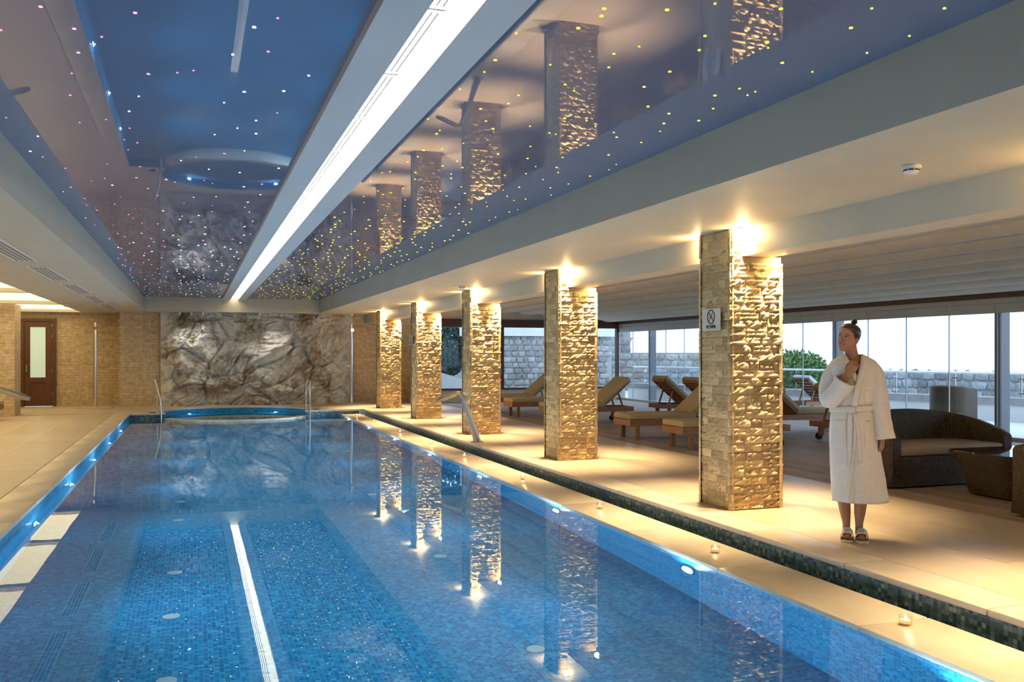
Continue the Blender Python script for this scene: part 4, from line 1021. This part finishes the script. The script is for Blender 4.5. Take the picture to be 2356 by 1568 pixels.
def sleeve(pts, rr_, name='sleeve'):
    rp = []; pr = None; P_ = [Vector(p) for p in pts]
    # densify
    D_ = []
    for i in range(len(P_)-1):
        for k in range(4): D_.append((P_[i].lerp(P_[i+1], k/4), rr_[i]+(rr_[i+1]-rr_[i])*k/4))
    D_.append((P_[-1], rr_[-1]))
    for _ in range(3):
        D_ = [D_[0]] + [((D_[i-1][0]+D_[i][0]*2+D_[i+1][0])/4, (D_[i-1][1]+D_[i][1]*2+D_[i+1][1])/4) for i in range(1,len(D_)-1)] + [D_[-1]]
    q = MB(); q.tube([p for p,_ in D_], [r for _,r in D_], 24, False)
    for i, v in enumerate(q.v):
        c_ = D_[i//24][0]; d = Vector(v)-c_; s_ = i//24/len(D_)
        f = 1 + .07*noise.noise(Vector(v)*13) + .05*noise.noise(Vector((v[0]*30, v[1]*30, v[2]*9)))
        q.v[i] = tuple(c_ + d*f)
    return solid(q.build(name, M['robe'], robe, True, 0), .006)
sleeve([(.070,.0,1.375),(.120,.0,1.345),(.150,.0,1.26),(.163,.0,1.15),(.180,-.005,1.02),(.200,-.015,.90),(.216,-.025,.785)], [.030,.060,.074,.076,.072,.072,.078])
sleeve([(-.085,.0,1.370),(-.130,.0,1.340),(-.172,-.01,1.26),(-.186,-.035,1.15),(-.182,-.075,1.085),(-.135,-.130,1.13),(-.085,-.165,1.20),(-.060,-.178,1.245)], [.030,.058,.072,.073,.074,.070,.072,.078])
def strip(path, w0, w1, name, off=.010, mt='robe'):
    q = MB(); n = 26; pts = []
    P_ = [Vector((x,z)) for x,z in path]; seg = [0]
    for a, b in zip(P_, P_[1:]): seg.append(seg[-1]+(b-a).length)
    for i in range(n+1):
        s_ = seg[-1]*i/n; k = 0
        while k < len(seg)-2 and seg[k+1] < s_: k += 1
        pts.append(P_[k].lerp(P_[k+1], (s_-seg[k])/(seg[k+1]-seg[k])))
    for _ in range(2): pts = [pts[0]]+[(pts[i-1]+pts[i]*2+pts[i+1])/4 for i in range(1,n)]+[pts[-1]]
    rows = []
    for i, p in enumerate(pts):
        d = (pts[min(n,i+1)]-pts[max(0,i-1)]).normalized(); nn = Vector((-d.y, d.x)); w_ = w0+(w1-w0)*i/n
        rows.append([robe_front(p.x+nn.x*w_*s_, min(1.437,p.y+nn.y*w_*s_), off + (.004 if abs(s_)<.4 else 0)) for s_ in (-.5,-.25,0,.25,.5)])
    q.loft(rows, False); return solid(q.build(name, M[mt], robe, True, 0), .005)
strip([(-.082,1.432),(-.062,1.40),(-.025,1.32),(.018,1.235)], .042, .046, 'lapel', .008)
strip([(.074,1.432),(.068,1.38),(.052,1.30),(.022,1.18),(.002,1.06),(-.004,1.02)], .046, .052, 'lapel', .014)
strip([(.012,1.00),(.008,.85),(-.010,.65),(-.035,.45),(-.052,.305)], .030, .030, 'front_edge', .008)
q = MB().loft([[robe_pt(2*PI*k/64, z + .010*math.cos(2*PI*k/64), .012+o_) for k in range(65)] for z, o_ in ((.998,0),(1.003,.003),(1.02,.004),(1.037,.003),(1.042,0))], False)
belt = solid(q.build('belt', M['robe'], robe, True, 0), .004); belt.parent = person
def hang(path, w_, name):
    q = MB(); rows = []
    for i, (x, z, o_) in enumerate(path):
        rows.append([robe_front(x+w_*s_, z, o_) for s_ in (-.5,-.17,.17,.5)])
    q.loft(rows, False); return solid(q.build(name, M['robe'], belt, True, 0), .005)
hang([(-.028,1.02,.020),(-.030,.96,.018),(-.032,.85,.016),(-.034,.72,.015),(-.036,.59,.014)], .034, 'belt_tail')
hang([(-.005,1.01,.020),(.012,.95,.018),(.030,.85,.016),(.040,.72,.015),(.044,.61,.014)], .032, 'belt_tail')
q = MB().bbox(-.032,.032,-.014,.014,-.024,.024,.010); kp = robe_front(-.022,1.018,.024); q.v = [(a+kp.x,b+kp.y,c+kp.z) for a,b,c in q.v]; q.build('knot', M['robe'], belt, True, 60)
for (x0, x1) in ((-.150,-.058),(.075,.150)):
    q = MB().grid(lambda u, v: robe_front(x0+(x1-x0)*u, .72+.215*v, .006), 8, 10); solid(q.build('pocket', M['robe'], robe, True, 0), .004)
q = MB().grid(lambda u, v: robe_front(.072+.075*u, 1.06+.11*v, .006), 6, 6); solid(q.build('pocket', M['robe'], robe, True, 0), .004)
# slippers
M['slip'] = noisy(mat('slipper_terry', rough=.95), [(.35,(.76,.71,.64)),(.65,(.82,.77,.70))], 40, 3, bump=.3, bscale=150, bdist=.003)[0]
M['slip_print'] = mat('slipper_print', (.40,.34,.27), .8)
for i, (ax, fx) in enumerate(((-.058,-.052),(.036,.056))):
    s = thing('slipper', None, None) if False else None
    out = []
    for y, w_, cx_ in ((.078,.020,ax),(.070,.032,ax),(.04,.040,ax),(-.01,.038,(ax+fx)/2),(-.07,.046,fx),(-.12,.050,fx),(-.16,.046,fx),(-.182,.032,fx),(-.190,.014,fx)): out.append((y, w_, cx_))
    poly_ = [(c_+w_, y) for y, w_, c_ in out] + [(c_-w_, y) for y, w_, c_ in reversed(out)]
    sl = MB().prism(poly_, .0, .014).build('slipper', M['slip'], person)
    q = MB()
    q.grid(lambda u, v: (fx + .050*math.cos(PI*u)*(1-.10*v), -.145+.105*v, .012 + (.060+.022*v)*math.sin(PI*u)**.55), 14, 8)
    st = solid(q.build('strap', M['slip'], sl, True, 0), .006)
    for k in range(3):
        MB().tube([(fx-.020+.010*k, -.118-.006*k, .0805-.002*k),(fx-.004+.008*k,-.100-.006*k,.0845-.001*k),(fx+.016,-.112,.082)], .0016, 5).build('print', M['slip_print'], st)
